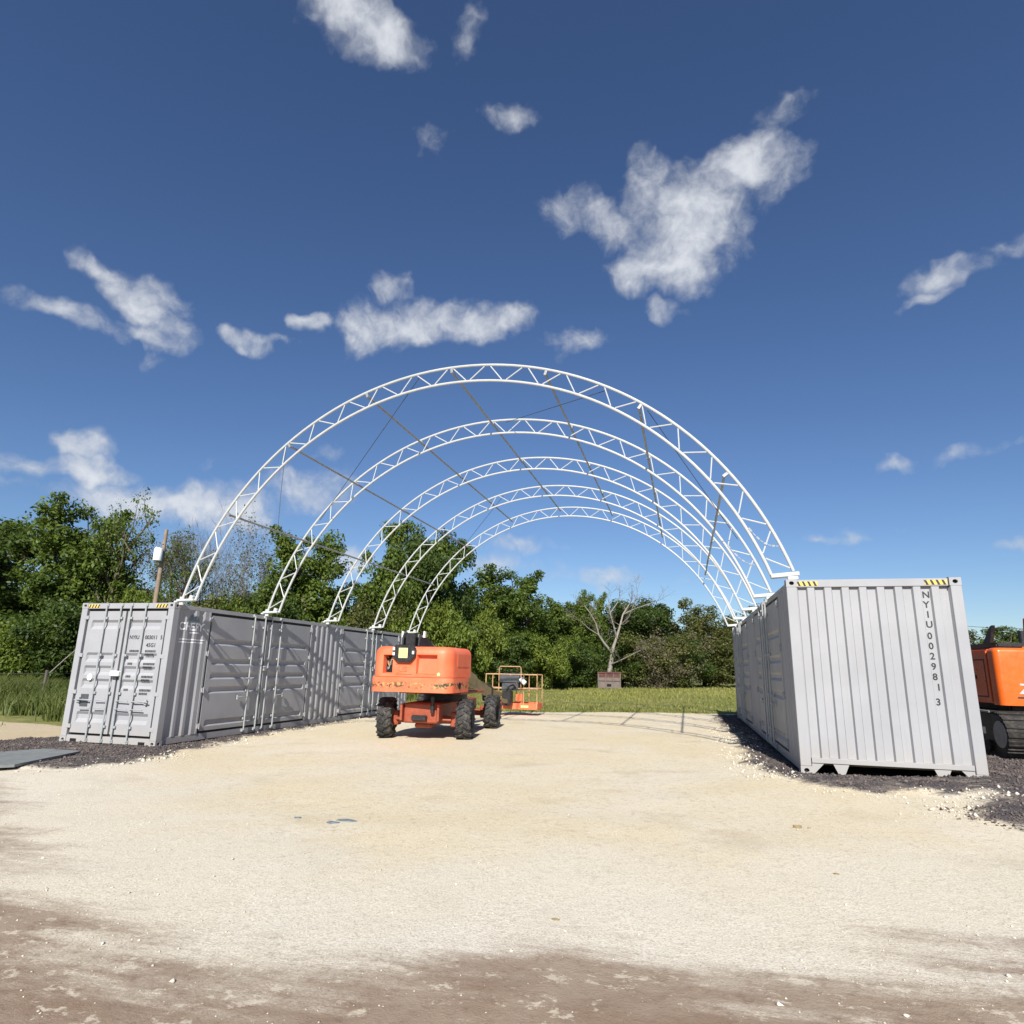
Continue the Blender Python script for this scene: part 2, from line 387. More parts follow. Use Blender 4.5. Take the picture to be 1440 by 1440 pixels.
def vnoise(x, y, s, seed):
    r = np.random.RandomState(seed).rand(256, 256)
    u, w = x/s, y/s; i, j = np.floor(u).astype(int), np.floor(w).astype(int); fu, fw = u-i, w-j
    fu = fu*fu*(3-2*fu); fw = fw*fw*(3-2*fw); g = lambda a, b: r[a % 256, b % 256]
    return (g(i,j)*(1-fu)+g(i+1,j)*fu)*(1-fw) + (g(i,j+1)*(1-fu)+g(i+1,j+1)*fu)*fw - .5
def ground_z(x, y, mask=None):
    x = np.asarray(x, float); y = np.asarray(y, float)
    sg = np.maximum(poly_sd(x, y, GRAVEL_L), poly_sd(x, y, GRAVEL_R))
    near = np.clip(1-(np.hypot(x, y)-30)/60, 0, 1)
    z = gz0(x, y) + near*(vnoise(x, y, 2.3, 1)*.03 + vnoise(x, y, .7, 2)*.012 + vnoise(x, y, .25, 5)*.006)
    z = z + np.clip(sg, -.05, .25)*.13 + np.where(sg > 0, vnoise(x, y, .22, 7)*.035, 0)
    for (x0, x1, y0) in ((-8.6, -5.8, .1), (5.8, 8.6, -.3)):     # levelled under the containers
        m = np.clip(np.minimum.reduce([x-x0+.0, x1-x, y-y0, 12.9-y])/.25, 0, 1)
        z = z*(1-m) + m*((-.247 if x0 < 0 else 0)-.02)
    # low spoil heap behind the right-hand container
    z = z + .16*np.exp(-(((x-8.9)/1.2)**2+((y+1.2)/1.5)**2)) 
    return z
Z = ground_z(X, Y)
nx, ny = X.shape
idx = np.arange(nx*ny).reshape(nx, ny)
F = np.stack([idx[:-1,:-1], idx[1:,:-1], idx[1:,1:], idx[:-1,1:]], -1).reshape(-1, 4)
att = dict(gravel=np.maximum(poly_sd(X,Y,GRAVEL_L), poly_sd(X,Y,GRAVEL_R)).ravel(), pad=poly_sd(X,Y,PAD).ravel(), dirt=poly_sd(X,Y,DIRT).ravel(),
           left=np.clip((-X-.0)/9, 0, 1).ravel())
t = NT('ground_surface'); P = t.pos
big = t.noise(.35, 4, .55, P); mid = t.noise(1.7, 5, .6, P); fine = t.noise(14, 6, .7, P); grit = t.noise(70, 4, .75, P)
cream = t.mix(t.ramp(big, .35, .68), (.62,.53,.36), (.64,.575,.45)); cream = t.mix(t.ramp(mid, .45, .75, 0, .5), cream, (.65,.585,.45))
cream = t.mix(t.ramp(t.noise(.8, 6, .65, P), .52, .72, 0, .55), cream, (.46,.375,.235))
cream = t.mix(t.ramp(fine, .52, .66, 0, .5), cream, (.36,.29,.19)); cream = t.mix(t.ramp(grit, .55, .64, 0, .7), cream, (.25,.20,.135)); cream = t.mix(t.ramp(grit, .45, .32, 0, .55), cream, (.74,.69,.58))
fleck = t.noise(180, 3, .8, P); cream = t.mix(t.ramp(fleck, .58, .68, 0, .55), cream, (.30,.24,.16)); cream = t.mix(t.ramp(t.noise(38, 5, .8, P), .60, .68, 0, .5), cream, (.34,.27,.18))
peb = t.voro(26, P); cream = t.mix(t.ramp(peb, .16, .06, 0, .35), cream, (.76,.72,.64))
trk = t.noise(1.0, 6, .65, P, stretch=(.35, 2.2, 1, R(-12)))
dirt = t.mix(t.ramp(mid, .35, .7), (.235,.165,.115), (.315,.245,.18)); dirt = t.mix(t.ramp(fine, .5, .72, 0, .55), dirt, (.165,.108,.076)); dirt = t.mix(t.ramp(t.noise(.9, 3, .5, P), .55, .75, 0, .5), dirt, (.24,.16,.118))
flake = t.math('ADD', t.math('MULTIPLY', t.noise(5.5, 8, .72, P, stretch=(1, 1.5, 1, R(20))), .75), t.math('MULTIPLY', t.noise(24, 6, .75, P), .30))
dirt = t.mix(t.ramp(flake, .57, .63, 0, .8), dirt, (.55,.48,.37)); dirt = t.mix(t.ramp(grit, .60, .72, 0, .5), dirt, (.44,.37,.29))
grav = t.mix(t.voro(38, P, out='Color'), (.035,.032,.034), (.12,.105,.105)); grav = t.mix(t.ramp(t.voro(38, P), .02, .5), t.mix(.5, grav, (.16,.14,.14)), grav)
grav = t.mix(t.ramp(t.noise(2.5, 5, .65, P), .46, .68, 0, .6), grav, (.27,.225,.18)); grav = t.mix(t.ramp(t.noise(6, 6, .75, P), .56, .64, 0, .6), grav, (.42,.36,.28))
soil = t.mix(t.ramp(mid, .35, .65), (.13,.145,.04), (.25,.24,.085)); soil = t.mix(t.ramp(t.noise(.16, 4, .6, P), .5, .7, 0, .55), soil, (.27,.23,.12)); soil = t.mix(t.ramp(fine, .5, .7, 0, .5), soil, (.07,.075,.03))
edge = t.math('ADD', t.math('MULTIPLY', t.math('SUBTRACT', mid, .5), 1.1), t.math('ADD', t.math('MULTIPLY', t.math('SUBTRACT', fine, .5), .45), t.math('MULTIPLY', t.math('SUBTRACT', grit, .5), .25)))
padm = t.ramp(t.math('ADD', t.attr('pad'), t.math('MULTIPLY', edge, .55)), -.06, .10)
dsum = t.math('ADD', t.attr('dirt'), t.math('ADD', t.math('MULTIPLY', t.math('SUBTRACT', trk, .5), 2.6), t.math('MULTIPLY', edge, .9)))
dirtm = t.math('MULTIPLY', t.ramp(dsum, -.30, .55), .97)
gravm = t.ramp(t.math('ADD', t.attr('gravel'), t.math('MULTIPLY', edge, .8)), -.06, .22)
tanm = t.math('MULTIPLY', t.ramp(t.math('ADD', t.attr('left'), t.math('MULTIPLY', edge, .35)), .62, 1.05), .75)
cream = t.mix(t.math('MULTIPLY', t.ramp(t.math('ADD', t.attr('dirt'), t.math('MULTIPLY', edge, 1.2)), -3.2, -.4), .55), cream, t.mix(t.ramp(grit, .4, .62), (.72,.68,.60), (.50,.45,.37)))
c = t.mix(tanm, cream, (.43,.34,.22)); c = t.mix(dirtm, c, dirt); c = t.mix(padm, soil, c); c = t.mix(gravm, c, grav)
t.set(col=c, rough=.95, spec=.15)
h = t.math('ADD', t.math('MULTIPLY', fine, .5), t.math('ADD', t.math('MULTIPLY', grit, .3), t.math('MULTIPLY', t.math('MULTIPLY', t.voro(38, P), gravm), -1.2)))
t.bump(h, .55, .035)
ground = structure(put('ground', np_mesh('ground', np.stack([X,Y,Z],-1).reshape(-1,3), F, 'ground_surface', att, True)))

def gh(x, y): return float(ground_z(np.array([x]), np.array([y]))[0])

# ------------------------------------------------------------------ containers
W, L, H = 2.438, 12.192, 2.896
def ring_face(mb, o, a, b, w, h, ow, oh, depth, n=12):
    """rectangular face (origin o, axes a, b) with an oval hole sunk by depth"""
    o, a, b = Vector(o), Vector(a), Vector(b); nrm = a.cross(b); c = o + a*w/2 + b*h/2
    base = len(mb.v); rect = []; ov = []; inn = []
    for k in range(n):
        t = 2*math.pi*(k+.5)/n; ct, st = math.cos(t), math.sin(t); s = min(w/2/abs(ct) if abs(ct) > 1e-6 else 9, h/2/abs(st) if abs(st) > 1e-6 else 9)
        rect.append(c + a*ct*s + b*st*s); ov.append(c + a*ct*ow/2 + b*st*oh/2); inn.append(ov[-1] - nrm*depth)
    cor = [c+a*w/2+b*h/2, c-a*w/2+b*h/2, c-a*w/2-b*h/2, c+a*w/2-b*h/2]
    fs = []
    for k in range(n):
        j = (k+1) % n; fs.append((k, j, n+j, n+k)); fs.append((n+k, n+j, 2*n+j, 2*n+k))
    mb.add(rect+ov+inn+cor, fs + [tuple(range(2*n, 3*n))])
    for q, p in enumerate(cor):
        best = sorted(range(n), key=lambda k: (rect[k]-p).length)[:2]
        mb.f.append((base+best[0], base+best[1], base+3*n+q))
def corr_profile(total, pitch, flat, ridge, slant, depth, first='ridge', start=0.):
    """break points (pos, depth) of a trapezoid corrugation"""
    pts = [(0, 0)]; x = start
    while x + flat + 2*slant < total - start*.5:
        pts += [(x, 0), (x+slant, -depth), (x+slant+flat, -depth), (x+2*slant+flat, 0)]; x += pitch
    pts.append((total, 0)); out = [pts[0]]
    for p in pts[1:]:
        if p[0] > out[-1][0]+1e-5: out.append(p)
    return out
def prof_depth(prof):
    xs = [p[0] for p in prof]; ds = [p[1] for p in prof]
    return lambda x: float(np.interp(x, xs, ds))
def groove_leaf(w, z0, z1, grooves, m, depth):
    """door leaf surface in (u, z) with pressed horizontal grooves; returns (us, zs, depth function)"""
    us = [0, m, m+.025, w-m-.025, w-m, w]; zs = [z0]; gd = {z0: 0}
    for (a, b) in sorted(grooves):
        s = (b-a)*.36
        for z, d in ((a, 0), (a+s, 1), (b-s*.75, 1), (b, 0)): zs.append(z); gd[z] = d
    zs.append(z1); gd[z1] = 0
    def dep(u, z): return -depth*gd[z]*(1 if m+.02 <= u <= w-m-.02 else 0)
    return us, zs, dep
def lock_rod(parent, a, b, nrm, side, mats=('rod_steel',), handle=1):
    """vertical locking bar from a to b; nrm is the outward direction, side the direction its handle points"""
    a, b, n, s = Vector(a), Vector(b), Vector(nrm), Vector(side)
    rod = MB().tube([a, b], .017, 8).build('lock_rod', 'rod_steel', parent, smooth=True, recalc=False)
    ln = (b-a).length
    for e, p in ((1, b), (-1, a)):
        MB().beam(p - Vector((0,0,e*.03)) - n*.03, p + Vector((0,0,e*.035)) - n*.03 , .06, .05, n).build('cam_lock', 'rod_steel', rod, bevel=.004)
    for fz in (.1, .34, .62, .9):
        p = a + (b-a)*fz; MB().beam(p-s*.05-n*.02, p+s*.05-n*.02, .05, .035, n).build('rod_bracket', 'rod_steel', rod, bevel=.003)
    if handle:
        p = a + (b-a)*.285
        MB().tube([p, p+s*.06+n*.03, p+s*.2+n*.035+Vector((0,0,.012)), p+s*.42+n*.035], .012, 6).build('handle', 'rod_steel', rod, smooth=True)
        q = p + s*.34; MB().beam(q-Vector((0,0,.05)), q+Vector((0,0,.05)), .05, .03, n).build('handle_catch', 'rod_steel', rod)
    return rod
def make_container(label, loc, yaw, sx, door_front):
    c = thing('shipping_container', label, 'container', loc, yaw)
    mir = sx < 0; P = 'container_paint'
    def B(name, mb, mat=P, parent=None, **k): return mb.build(name, mat, parent or c, mir=mir, **k)
    CX, CY, CZ = .162, .178, .118
    for x in (-W, -CX):
        for y in (0, L-CY):
            for z in (0, H-CZ):
                m = MB(); x1, y1, z1 = x+CX, y+CY, z+CZ
                ring_face(m, (x, y, z), (1,0,0), (0,0,1), CX, CZ, .075, .062, .05)
                if x > -1: ring_face(m, (x1, y, z), (0,1,0), (0,0,1), CY, CZ, .075, .062, .05)
                else: m.add([(x1,y,z),(x1,y1,z),(x1,y1,z1),(x1,y,z1)], [(0,1,2,3)])
                m.add([(x,y,z),(x1,y,z),(x1,y1,z),(x,y1,z),(x,y,z1),(x1,y,z1),(x1,y1,z1),(x,y1,z1)], [(0,3,2,1),(4,5,6,7),(2,3,7,6),(3,0,4,7)])
                o = B('corner_casting', m, recalc=False)
                if mir: o.data.flip_normals()
                d = MB().box(x+.03, x1-.03, y+.046, y1-.046, z+.02, z1-.02); B('casting_hole', d, 'casting_dark', o)
    for x in (-W+.002, -.152):
        for y in (.002, L-.162): B('corner_post', MB().box(x, x+.15, y, y+.16, CZ, H-CZ), bevel=.006)
    for x in (-W+.03, -.11):
        B('top_rail', MB().box(x, x+.08, CY, L-CY, H-.115, H-.03), bevel=.004)
        B('bottom_rail', MB().box(x-.02, x+.085, CY, L-CY, .028, .165), bevel=.004)
    B('roof', MB().grid(*(lambda pr: ([p[0] for p in pr], [0, W-.1], lambda u, w: (-W+.05+w, .1+u, H-.035+.8*prof_depth(pr)(u))))(corr_profile(L-.2, .21, .09, .08, .02, .025, start=.1))))
    B('floor', MB().box(-W+.12, -.12, .2, L-.2, .12, .165), 'wood_scrap')
    # outer side wall, corrugated along its whole length
    def corr_wall(name, y0, y1, x, sgn, z0=.166, z1=H-.116, start=.06):
        pr = corr_profile(y1-y0, .278, .07, .072, .068, .036, start=start); d = prof_depth(pr)
        m = MB(); us = [p[0] for p in pr]
        m.grid(us, [z0, z1], lambda u, z: (x+sgn*d(u), y0+u, z))
        B(name, m, recalc=False)
        return d
    corr_wall('side_wall', .163, L-.163, -W+.02, -1)
    logo_d = None
    for (a, b) in ((.163, 1.10), (5.36, 7.08), (11.28, L-.163)):
        d = corr_wall('side_panel', a, b, -.018, 1, start=.05)
        if a < 1: logo_d = d
    # side door openings: frame posts, seals and two leaves each
    for (a, b) in ((1.10, 5.36), (7.08, 11.28)):
        for y in (a, b-.055): B('door_jamb', MB().box(-.10, -.012, y, y+.055, .166, H-.116), bevel=.003)
        B('door_seal', MB().box(-.085, -.062, a+.055, b-.055, .166, H-.116), 'rubber_seal')
        mid = (a+b)/2
        for (u0, u1, side) in ((a+.112, mid-.026, 1), (mid+.026, b-.112, -1)):
            us, zs, dep = groove_leaf(u1-u0, .215, H-.18, [(.30,.44),(1.0,1.15),(1.31,1.46),(1.62,1.77),(2.06,2.21)], .13, .036)
            m = MB(); m.grid(us, zs, lambda u, z: (-.014+dep(u, z), u0+u, z))
            m.box(-.048, -.0145, u0, u0+.02, .215, H-.18); m.box(-.048, -.0145, u1-.02, u1, .215, H-.18); m.box(-.048, -.0145, u0+.02, u1-.02, .215, .235); m.box(-.048, -.0145, u0+.02, u1-.02, H-.20, H-.18)
            leaf = B('door_leaf', m, recalc=False)
            if mir: leaf.data.flip_normals()
            hy = u0-.045 if side == 1 else u1+.045
            for z in (.32, 1.08, 1.87, 2.62): B('hinge', MB().box(-.012, .012, hy-.045, hy+.045, z-.045, z+.045).tube([(.012, hy, z-.06), (.012, hy, z+.06)], .014, 6), P, leaf)
            for dy in (.14, .56):
                y = mid - side*dy; q = -side
                rod_parent = leaf
                lock = lock_rod(c, (.03*sx, y, .12), (.03*sx, y, H-.07), (sx, 0, 0), (0, -side, 0), handle=(dy > .3))
        B('lock_box', MB().box(.005, .07, mid-.06, mid+.06, 1.5, 1.62), P, bevel=.008)
    # ends
    for front in (True, False):
        doors = (front == door_front); yy = 0 if front else L; s = 1 if front else -1
        def E(x, d, z): return (x, yy+s*d, z)      # d: depth into the container
        def EB(m, x0, x1, d0, d1, z0, z1):
            a, b = sorted((yy+s*d0, yy+s*d1)); return m.box(x0, x1, a, b, z0, z1)
        B('end_header', EB(MB(), -W+.162, -.162, .008, .12, H-.125, H-.008), bevel=.005)
        if doors:
            B('end_sill', EB(MB(), -W+.162, -.162, .01, .12, .02, .15), bevel=.005)
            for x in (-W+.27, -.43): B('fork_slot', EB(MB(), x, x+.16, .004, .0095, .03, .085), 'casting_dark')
            B('end_seal', EB(MB(), -W+.153, -.153, .072, .10, .15, H-.126), 'rubber_seal')
            mid = -W/2
            for (u0, u1, side) in ((-W+.21, mid-.026, 1), (mid+.026, -.195, -1)):
                us, zs, dep = groove_leaf(u1-u0, .20, H-.178, [(.41,.63),(1.10,1.30),(1.37,1.57),(1.64,1.84),(2.33,2.53)], .10, .042)
                m = MB(); m.grid(us, zs, lambda u, z: E(u0+u, .02-dep(u, z), z))
                for q in ((u0, u0+.02, .20, H-.178), (u1-.02, u1, .20, H-.178), (u0+.02, u1-.02, .20, .22), (u0+.02, u1-.02, H-.198, H-.178)): EB(m, q[0], q[1], .0205, .07, q[2], q[3])
                leaf = B('door_leaf', m, recalc=False)
                if (not mir) == (not front): leaf.data.flip_normals()
                hx = u0-.045 if side == 1 else u1+.045
                for z in (.33, 1.02, 1.78, 2.58): B('hinge', EB(MB(), hx-.05, hx+.06, -.004, .018, z-.04, z+.04), P, leaf, bevel=.003)
                for dx in (.13, .52):
                    x = (mid - side*dx); n = Vector((0, -s, 0))
                    q = sx*x
                    lock_rod(c, (q, yy-s*.025, .07), (q, yy-s*.025, H-.05), n, (sx*(-side), 0, 0), handle=(dx > .3) )
                    if front:
                        for z in (.70, .86):
                            MB().tube([(q, yy-s*.045, z), (q+.1*sx*side*-1, yy-s*.06, z+.012), (q-.3*sx*side, yy-s*.05, z)], .011, 6).build('handle', 'rod_steel', leaf, smooth=True)
            if front:
                B('lock_box', EB(MB(), mid-.10, mid+.13, -.10, .0, 1.36, 1.47), 'sticker_white', bevel=.015)
                B('data_plate', EB(MB(), -W+.36, -W+.56, .012, .0185, .73, .98), 'console_grey')
        else:
            prf = corr_profile(W-.30, .247, .112, .09, .018, .046, start=.004); d = prof_depth(prf)
            m = MB(); m.grid([p[0] for p in prf], [.235, H-.125], lambda u, z: E(-W+.15+u, .02-d(u), z)); B('end_wall', m, recalc=False)
            B('end_sill', EB(MB(), -W+.162, -.162, .004, .10, .165, .235), bevel=.004)
            for x in (-W+.162, -.162):
                q = 1 if x < -1 else -1
                B('sill_gusset', MB().prism([(x, 0.01), (x, .164), (x+q*.17, .164), (x+q*.02, .01)], *sorted((yy+s*.02, yy+s*.04)), axis='y'))
            for x in (-W+.56, -.56): B('sill_foot', MB().prism([(x-.11, .164), (x+.11, .164), (x+.035, .0), (x-.035, .0)], *sorted((yy+s*.02, yy+s*.045)), axis='y'))
            if front: c['wall_profile'] = 0
        for x0 in ((-W+.17, -.48) if door_front else (-W+.19, -.46)):
            st = EB(MB(), x0, x0+.30, .0035, .0075, H-.105, H-.035); hz = B('hazard_stripe', st, 'hazard_yellow')
            for k in range(4):
                a = x0+.012+k*.078
                B('black_bar', MB().prism([(a, H-.104), (a+.033, H-.104), (a+.06, H-.036), (a+.027, H-.036)], *sorted((yy+s*.0005, yy+s*.0034)), axis='y'), 'marking_black', hz)
    return c, logo_d
def mark(parent, txt, size, mat, M, name='marking', spacing=1.0, **k):
    o = put(name, text_mesh(txt, size, mat, spacing=spacing, **k), parent); o.matrix_local = M; return o
def frame(o, x, y):
    x, y = Vector(x).normalized(), Vector(y).normalized(); z = x.cross(y); m = Matrix((x, y, z)).transposed().to_4x4(); m.translation = Vector(o); return m
cl, logo_d = make_container('grey shipping container showing double end doors with lock rods, near the utility pole', (-5.971, .213, -.247), R(-.2), 1, True)
cr, _ = make_container('grey shipping container with ribbed closed end and code letters running down, beside the excavator', (5.971, -.213, 0), R(.2), -1, False)
# markings of the left container, on its right-hand door leaf
Mx = lambda x, z, d=.0165: frame((x, d, z), (1,0,0), (0,0,1))
mark(cl, 'NYIU', .108, 'marking_black', Mx(-1.055, 2.13)); mark(cl, '003011', .112, 'marking_black', Mx(-.655, 2.13), spacing=.95); mark(cl, '5', .112, 'marking_black', Mx(-.265, 2.13))
mark(cl, '45G1', .112, 'marking_black', Mx(-.60, 1.97))
rr = random.Random(8)
for row, (z, lab) in enumerate(((1.86, 0), (1.60, 1), (1.34, 1), (1.07, 1))):          # weight table: too small to read, rows of tiny strokes
    for (x, n, dz) in ((-1.0, 8, .0), (-.60, 9, .0), (-.60, 7, -.07)):
        if lab and x < -.9: n = 4
        m = MB(); q = x
        for k in range(n):
            w = rr.uniform(.014, .026); m.box(q, q+w, .0145, .0175, z+dz, z+dz+.045); q += w+.012
        m.build('table_line', 'marking_black', cl)
MB().lathe([(0, 0.0001), (0, .07), (.003, .07)], 20, 'z', closed=False).build('round_sticker', 'sticker_white', cl).matrix_local = frame((-W+.50, .0165, 1.33), (1,0,0), (0,0,1))
# maker's lettering on the side panel, following the corrugation
LY = .26
def side_mark(txt, size, y, z, mat, name='marking', spacing=1.0):
    cuts = [p[0]-(y-.163) for p in corr_profile(1.10-.163, .278, .07, .072, .068, .036, start=.05)]
    mark(cl, txt, size, mat, frame((-.018, y, z), (0,1,0), (0,0,1)), name, spacing, cuts=cuts, depth=lambda u: logo_d(u+y-.163)+.009)
side_mark('CHERY', .235, .24, 2.35, 'marking_white', 'maker_lettering', .98)
for (z, h, a, b) in ((2.285, .03, .58, .86), (2.145, .018, .30, 1.03), (2.085, .018, .30, .98)):
    us = sorted(set([a, b]+[p[0]+.163 for p in corr_profile(1.10-.163, .278, .07, .072, .068, .036, start=.05) if a < p[0]+.163 < b]))
    MB().grid(us, [z, z+h], lambda u, zz: (-.015+logo_d(u-.163), u, zz)).build('lettering_line', 'marking_white', cl, recalc=False)
m = MB(); us = [.42+.02*i for i in range(23)]
m.grid(us, [0, 1], lambda u, w: (-.0148+logo_d(u-.163), u, 2.545 + w*.16*max(0, 1-abs(u-.62)/.22 if u < .72 else max(.0, .55-abs(u-.78)/.14)))).build('maker_emblem', 'scrap_blue', cl, recalc=False)
# code letters down the closed end of the right container
zt = 2.60
for ch in 'NYIU002981':
    mark(cr, ch, .135, 'marking_black', frame((1.912 + (.03 if ch in 'I1' else 0), .0625, zt), (1,0,0), (0,0,1)), 'code_letter'); zt -= .148
    if ch == 'U': zt -= .02
mark(cr, '3', .135, 'marking_black', frame((1.912, .0625, zt-.06), (1,0,0), (0,0,1)), 'code_letter')
MB().box(W-.175, W-.163, -.006, .06, H-.14, H+.004).build('strap', 'black_steel', cr)

# ------------------------------------------------------------------ arch trusses, purlins, stay wires
AC = Vector((.15, 0, 1.06)); RO, RI = 6.29, 5.955; T0, T1 = -74.3, 71.6
def ap(r, deg, y=0.): return Vector((AC.x + r*math.sin(R(deg)), y, AC.z + r*math.cos(R(deg))))
NP = 20
chord_o = MB().tube([ap(RO, T0+(T1-T0)*i/72) for i in range(73)], .027, 8).mesh('outer_chord', 'truss_white', smooth=True, recalc=False)
chord_i = MB().tube([ap(RI, T0+.3+(T1-T0-.6)*i/72) for i in range(73)], .027, 8).mesh('inner_chord', 'truss_white', smooth=True, recalc=False)
webs = []
stp = (T1-T0)/NP
for k in range(NP):
    a = T0+k*stp
    webs.append(MB().tube([ap(RO-.03, a+.6), ap(RI+.03, a+stp/2-.45)], .0125, 6).mesh('web_brace', 'truss_white', smooth=True, recalc=False))
    webs.append(MB().tube([ap(RI+.03, a+stp/2+.45), ap(RO-.03, a+stp-.6)], .0125, 6).mesh('web_brace', 'truss_white', smooth=True, recalc=False))
def foot(x, z, s, zc):
    """bracket under a truss foot: a channel across both chords on two short legs standing on the container rim"""
    m = MB(); m.beam((x-.26, 0, z+.02*s), (x+.26, 0, z+.06*s), .14, .085)
    return m
footL = MB().beam((-6.03,0,2.700), (-5.60,0,2.708), .12, .05).box(-6.06,-5.985,-.09,.09,2.648,2.69).beam((-5.93,0,2.60), (-5.93,0,2.78), .05, .10).beam((-5.70,0,2.69), (-5.66,0,2.80), .09, .09).mesh('foot_bracket', 'truss_white', bevel=.01)
footR = MB().beam((5.77,0,2.965), (6.20,0,3.00), .13, .07).box(6.02,6.18,-.06,.06,2.897,2.96).mesh('foot_bracket', 'truss_white', bevel=.01)
names = ['white arched truss standing on the front corners of the two containers',
 'second white arched truss behind the front one, over the first side doors', 'middle white arched truss of the five spanning the containers',
 'fourth white arched truss, just in front of the rearmost one', 'rearmost white arched truss, its left foot behind the orange lift']
ARCH_Y = [.13, 3.10, 6.08, 9.06, 12.05]; TW = -math.atan2(.426, 11.94)
arches = []
for k, y in enumerate(ARCH_Y):
    a = thing('arch_truss', names[k], 'truss', (0, y, 0), TW, 'arched trusses on the containers')
    put('outer_chord', chord_o, a); put('inner_chord', chord_i, a)
    for w in webs: put('web_brace', w, a)
    put('foot_bracket', footL, a); put('foot_bracket', footR, a)
    m = MB()
    arches.append(a)
def on_arch(r, deg, k):
    p = ap(r, deg); c, s = math.cos(TW), math.sin(TW); return Vector((p.x*c, ARCH_Y[k]+p.x*s, p.z))
pl = ['lowest purlin on the left slope of the arches, above the left container', 'middle purlin on the left slope of the arches', 'purlin just left of the crown of the arches', 'purlin along the crown of the arches',
      'purlin just right of the crown of the arches', 'middle purlin on the right slope of the arches', 'lowest purlin on the right slope of the arches, above the right container']
for q, deg in enumerate((-56, -37.6, -18.8, -1, 17.3, 35.6, 53.9)):
    m = MB().tube([on_arch(RO-.10, deg, 0)+Vector((0,-.03,0)), on_arch(RO-.10, deg, 4)+Vector((0,.03,0))], .024, 8)
    o = tag(m.build('purlin', 'galvanised', None, smooth=True, recalc=False), pl[q], 'purlin', 'purlins between the arches')
    for k in range(5):
        p = on_arch(RO-.05, deg, k); e = (on_arch(RO-.10, deg, k)-p); MB().beam(p-e*.4, p+e*1.5, .07, .05).build('clamp', 'galvanised', o)
def wire(label, pts, r=.007, mat='wire_dark', name='stay_wire', group=None, cat='wire'):
    return tag(MB().tube(pts, r, 5).build(name, mat, None, recalc=False), label, cat, group)
wire('thin stay wire from the front arch crown down to the second arch, left side', [on_arch(RO-.06, -7.5, 0), on_arch(RO-.06, -50, 1)])
wire('thin stay wire from the front arch right of crown back to the second arch crown', [on_arch(RO-.06, 29, 0), on_arch(RO-.06, 2, 1)])
wire('thin stay wire down the right slope between front and second arch', [on_arch(RO-.06, 37, 0), on_arch(RO-.06, 60, 1)])
wire('thin stay wire crossing between fourth and rearmost arch, left side', [on_arch(RO-.06, -14, 3), on_arch(RO-.06, -44, 4)])
wire('thin rope hanging from the front arch above the left container', [on_arch(RO-.05, -38.5, 0), on_arch(RO-.05, -38.5, 0)+Vector((-.02,.02,-1.0)), on_arch(RO-.05, -38.5, 0)+Vector((0,.02,-1.75))], .006, name='hanging_rope', cat='rope')
for (k, d0, d1, lab) in ((0, 63, 67.5, 'short chain looped on the front arch near its right foot'), (1, 60, 66, 'short chain looped on the second arch near its right foot')):
    a, b = on_arch(RI+.03, d0, k), on_arch(RO-.03, d1, k); pts = [a.lerp(b, i/8)+Vector((0,-.02,-.10*math.sin(math.pi*i/8))) for i in range(9)]
    m = MB()
    for i in range(8): m.beam(pts[i], pts[i].lerp(pts[i+1], .8), .02, .012 if i % 2 else .03)
    tag(m.build('chain', 'galvanised', None), lab, 'chain')

# ------------------------------------------------------------------ boom lift
def rounded_rect(x0, x1, y0, y1, r, n=6):
    out = []
    for (cx, cy, a) in ((x1-r, y0+r, -90), (x1-r, y1-r, 0), (x0+r, y1-r, 90), (x0+r, y0+r, 180)):
        for k in range(n+1): t = R(a+90*k/n); out.append((cx+r*math.cos(t), cy+r*math.sin(t)))
    return out
LX, LY0 = -1.53, 3.52
lift_z = gh(LX, LY0)
lift = thing('boom_lift', 'faded orange boom lift with chipped counterweight parked inside the arches', 'lift', (LX, LY0, lift_z), 0)
CHY = R(4.5)                                     # the chassis is turned a little against the turret
def chas(p): c, s = math.cos(CHY), math.sin(CHY); return (p[0]*c-p[1]*s, p[0]*s+p[1]*c, p[2])
def cmb(m): m.v = [chas(p) for p in m.v]; return m
TR, WB, TD, TWD = .95, 3.0, .45, .34
def tyre_mesh():
    m = MB(); w = TWD/2; r = TD
    m.lathe([(-w*.72, r*.52), (-w*.98, r*.66), (-w, r*.82), (-w*.86, r*.93), (-w*.5, r*.955), (w*.5, r*.955), (w*.86, r*.93), (w, r*.82), (w*.98, r*.66), (w*.72, r*.52)], 36, closed=True)
    for k in range(16):
        for s in (-1, 1):
            t0 = 2*math.pi*(k+(.5 if s > 0 else 0))/16
            pts = []
            for (f, dt) in ((.06, .0), (.55, .10), (1.0, .2)):
                t = t0+dt; pts.append(Vector((s*w*f, r*(.965 if f < .9 else .90)*math.cos(t), r*(.965 if f < .9 else .90)*math.sin(t))))
            for a, b in zip(pts, pts[1:]):
                up = Vector((0, a.y+b.y, a.z+b.z)).normalized(); m.beam(a, b, .062, .05, up)
    return m.mesh('tyre', 'tyre_rubber', smooth=True)
tyre = tyre_mesh()
rim = MB().lathe([(-.12, TD*.54), (-.12, TD*.48), (-.02, TD*.42), (.02, TD*.18), (.06, TD*.16), (.06, .001), (.02,.001), (-.02, TD*.3), (-.08, TD*.40), (-.14, TD*.5)], 24, closed=True).mesh('rim', 'rim_grey', smooth=True)
nut = MB()
for k in range(8): a = 2*math.pi*k/8; nut.lathe([(.02, .014), (.05, .014), (.05, .001)], 6, 'x', (0, .13*math.cos(a), .13*math.sin(a)), closed=False)
nut = nut.mesh('wheel_nuts', 'galvanised')
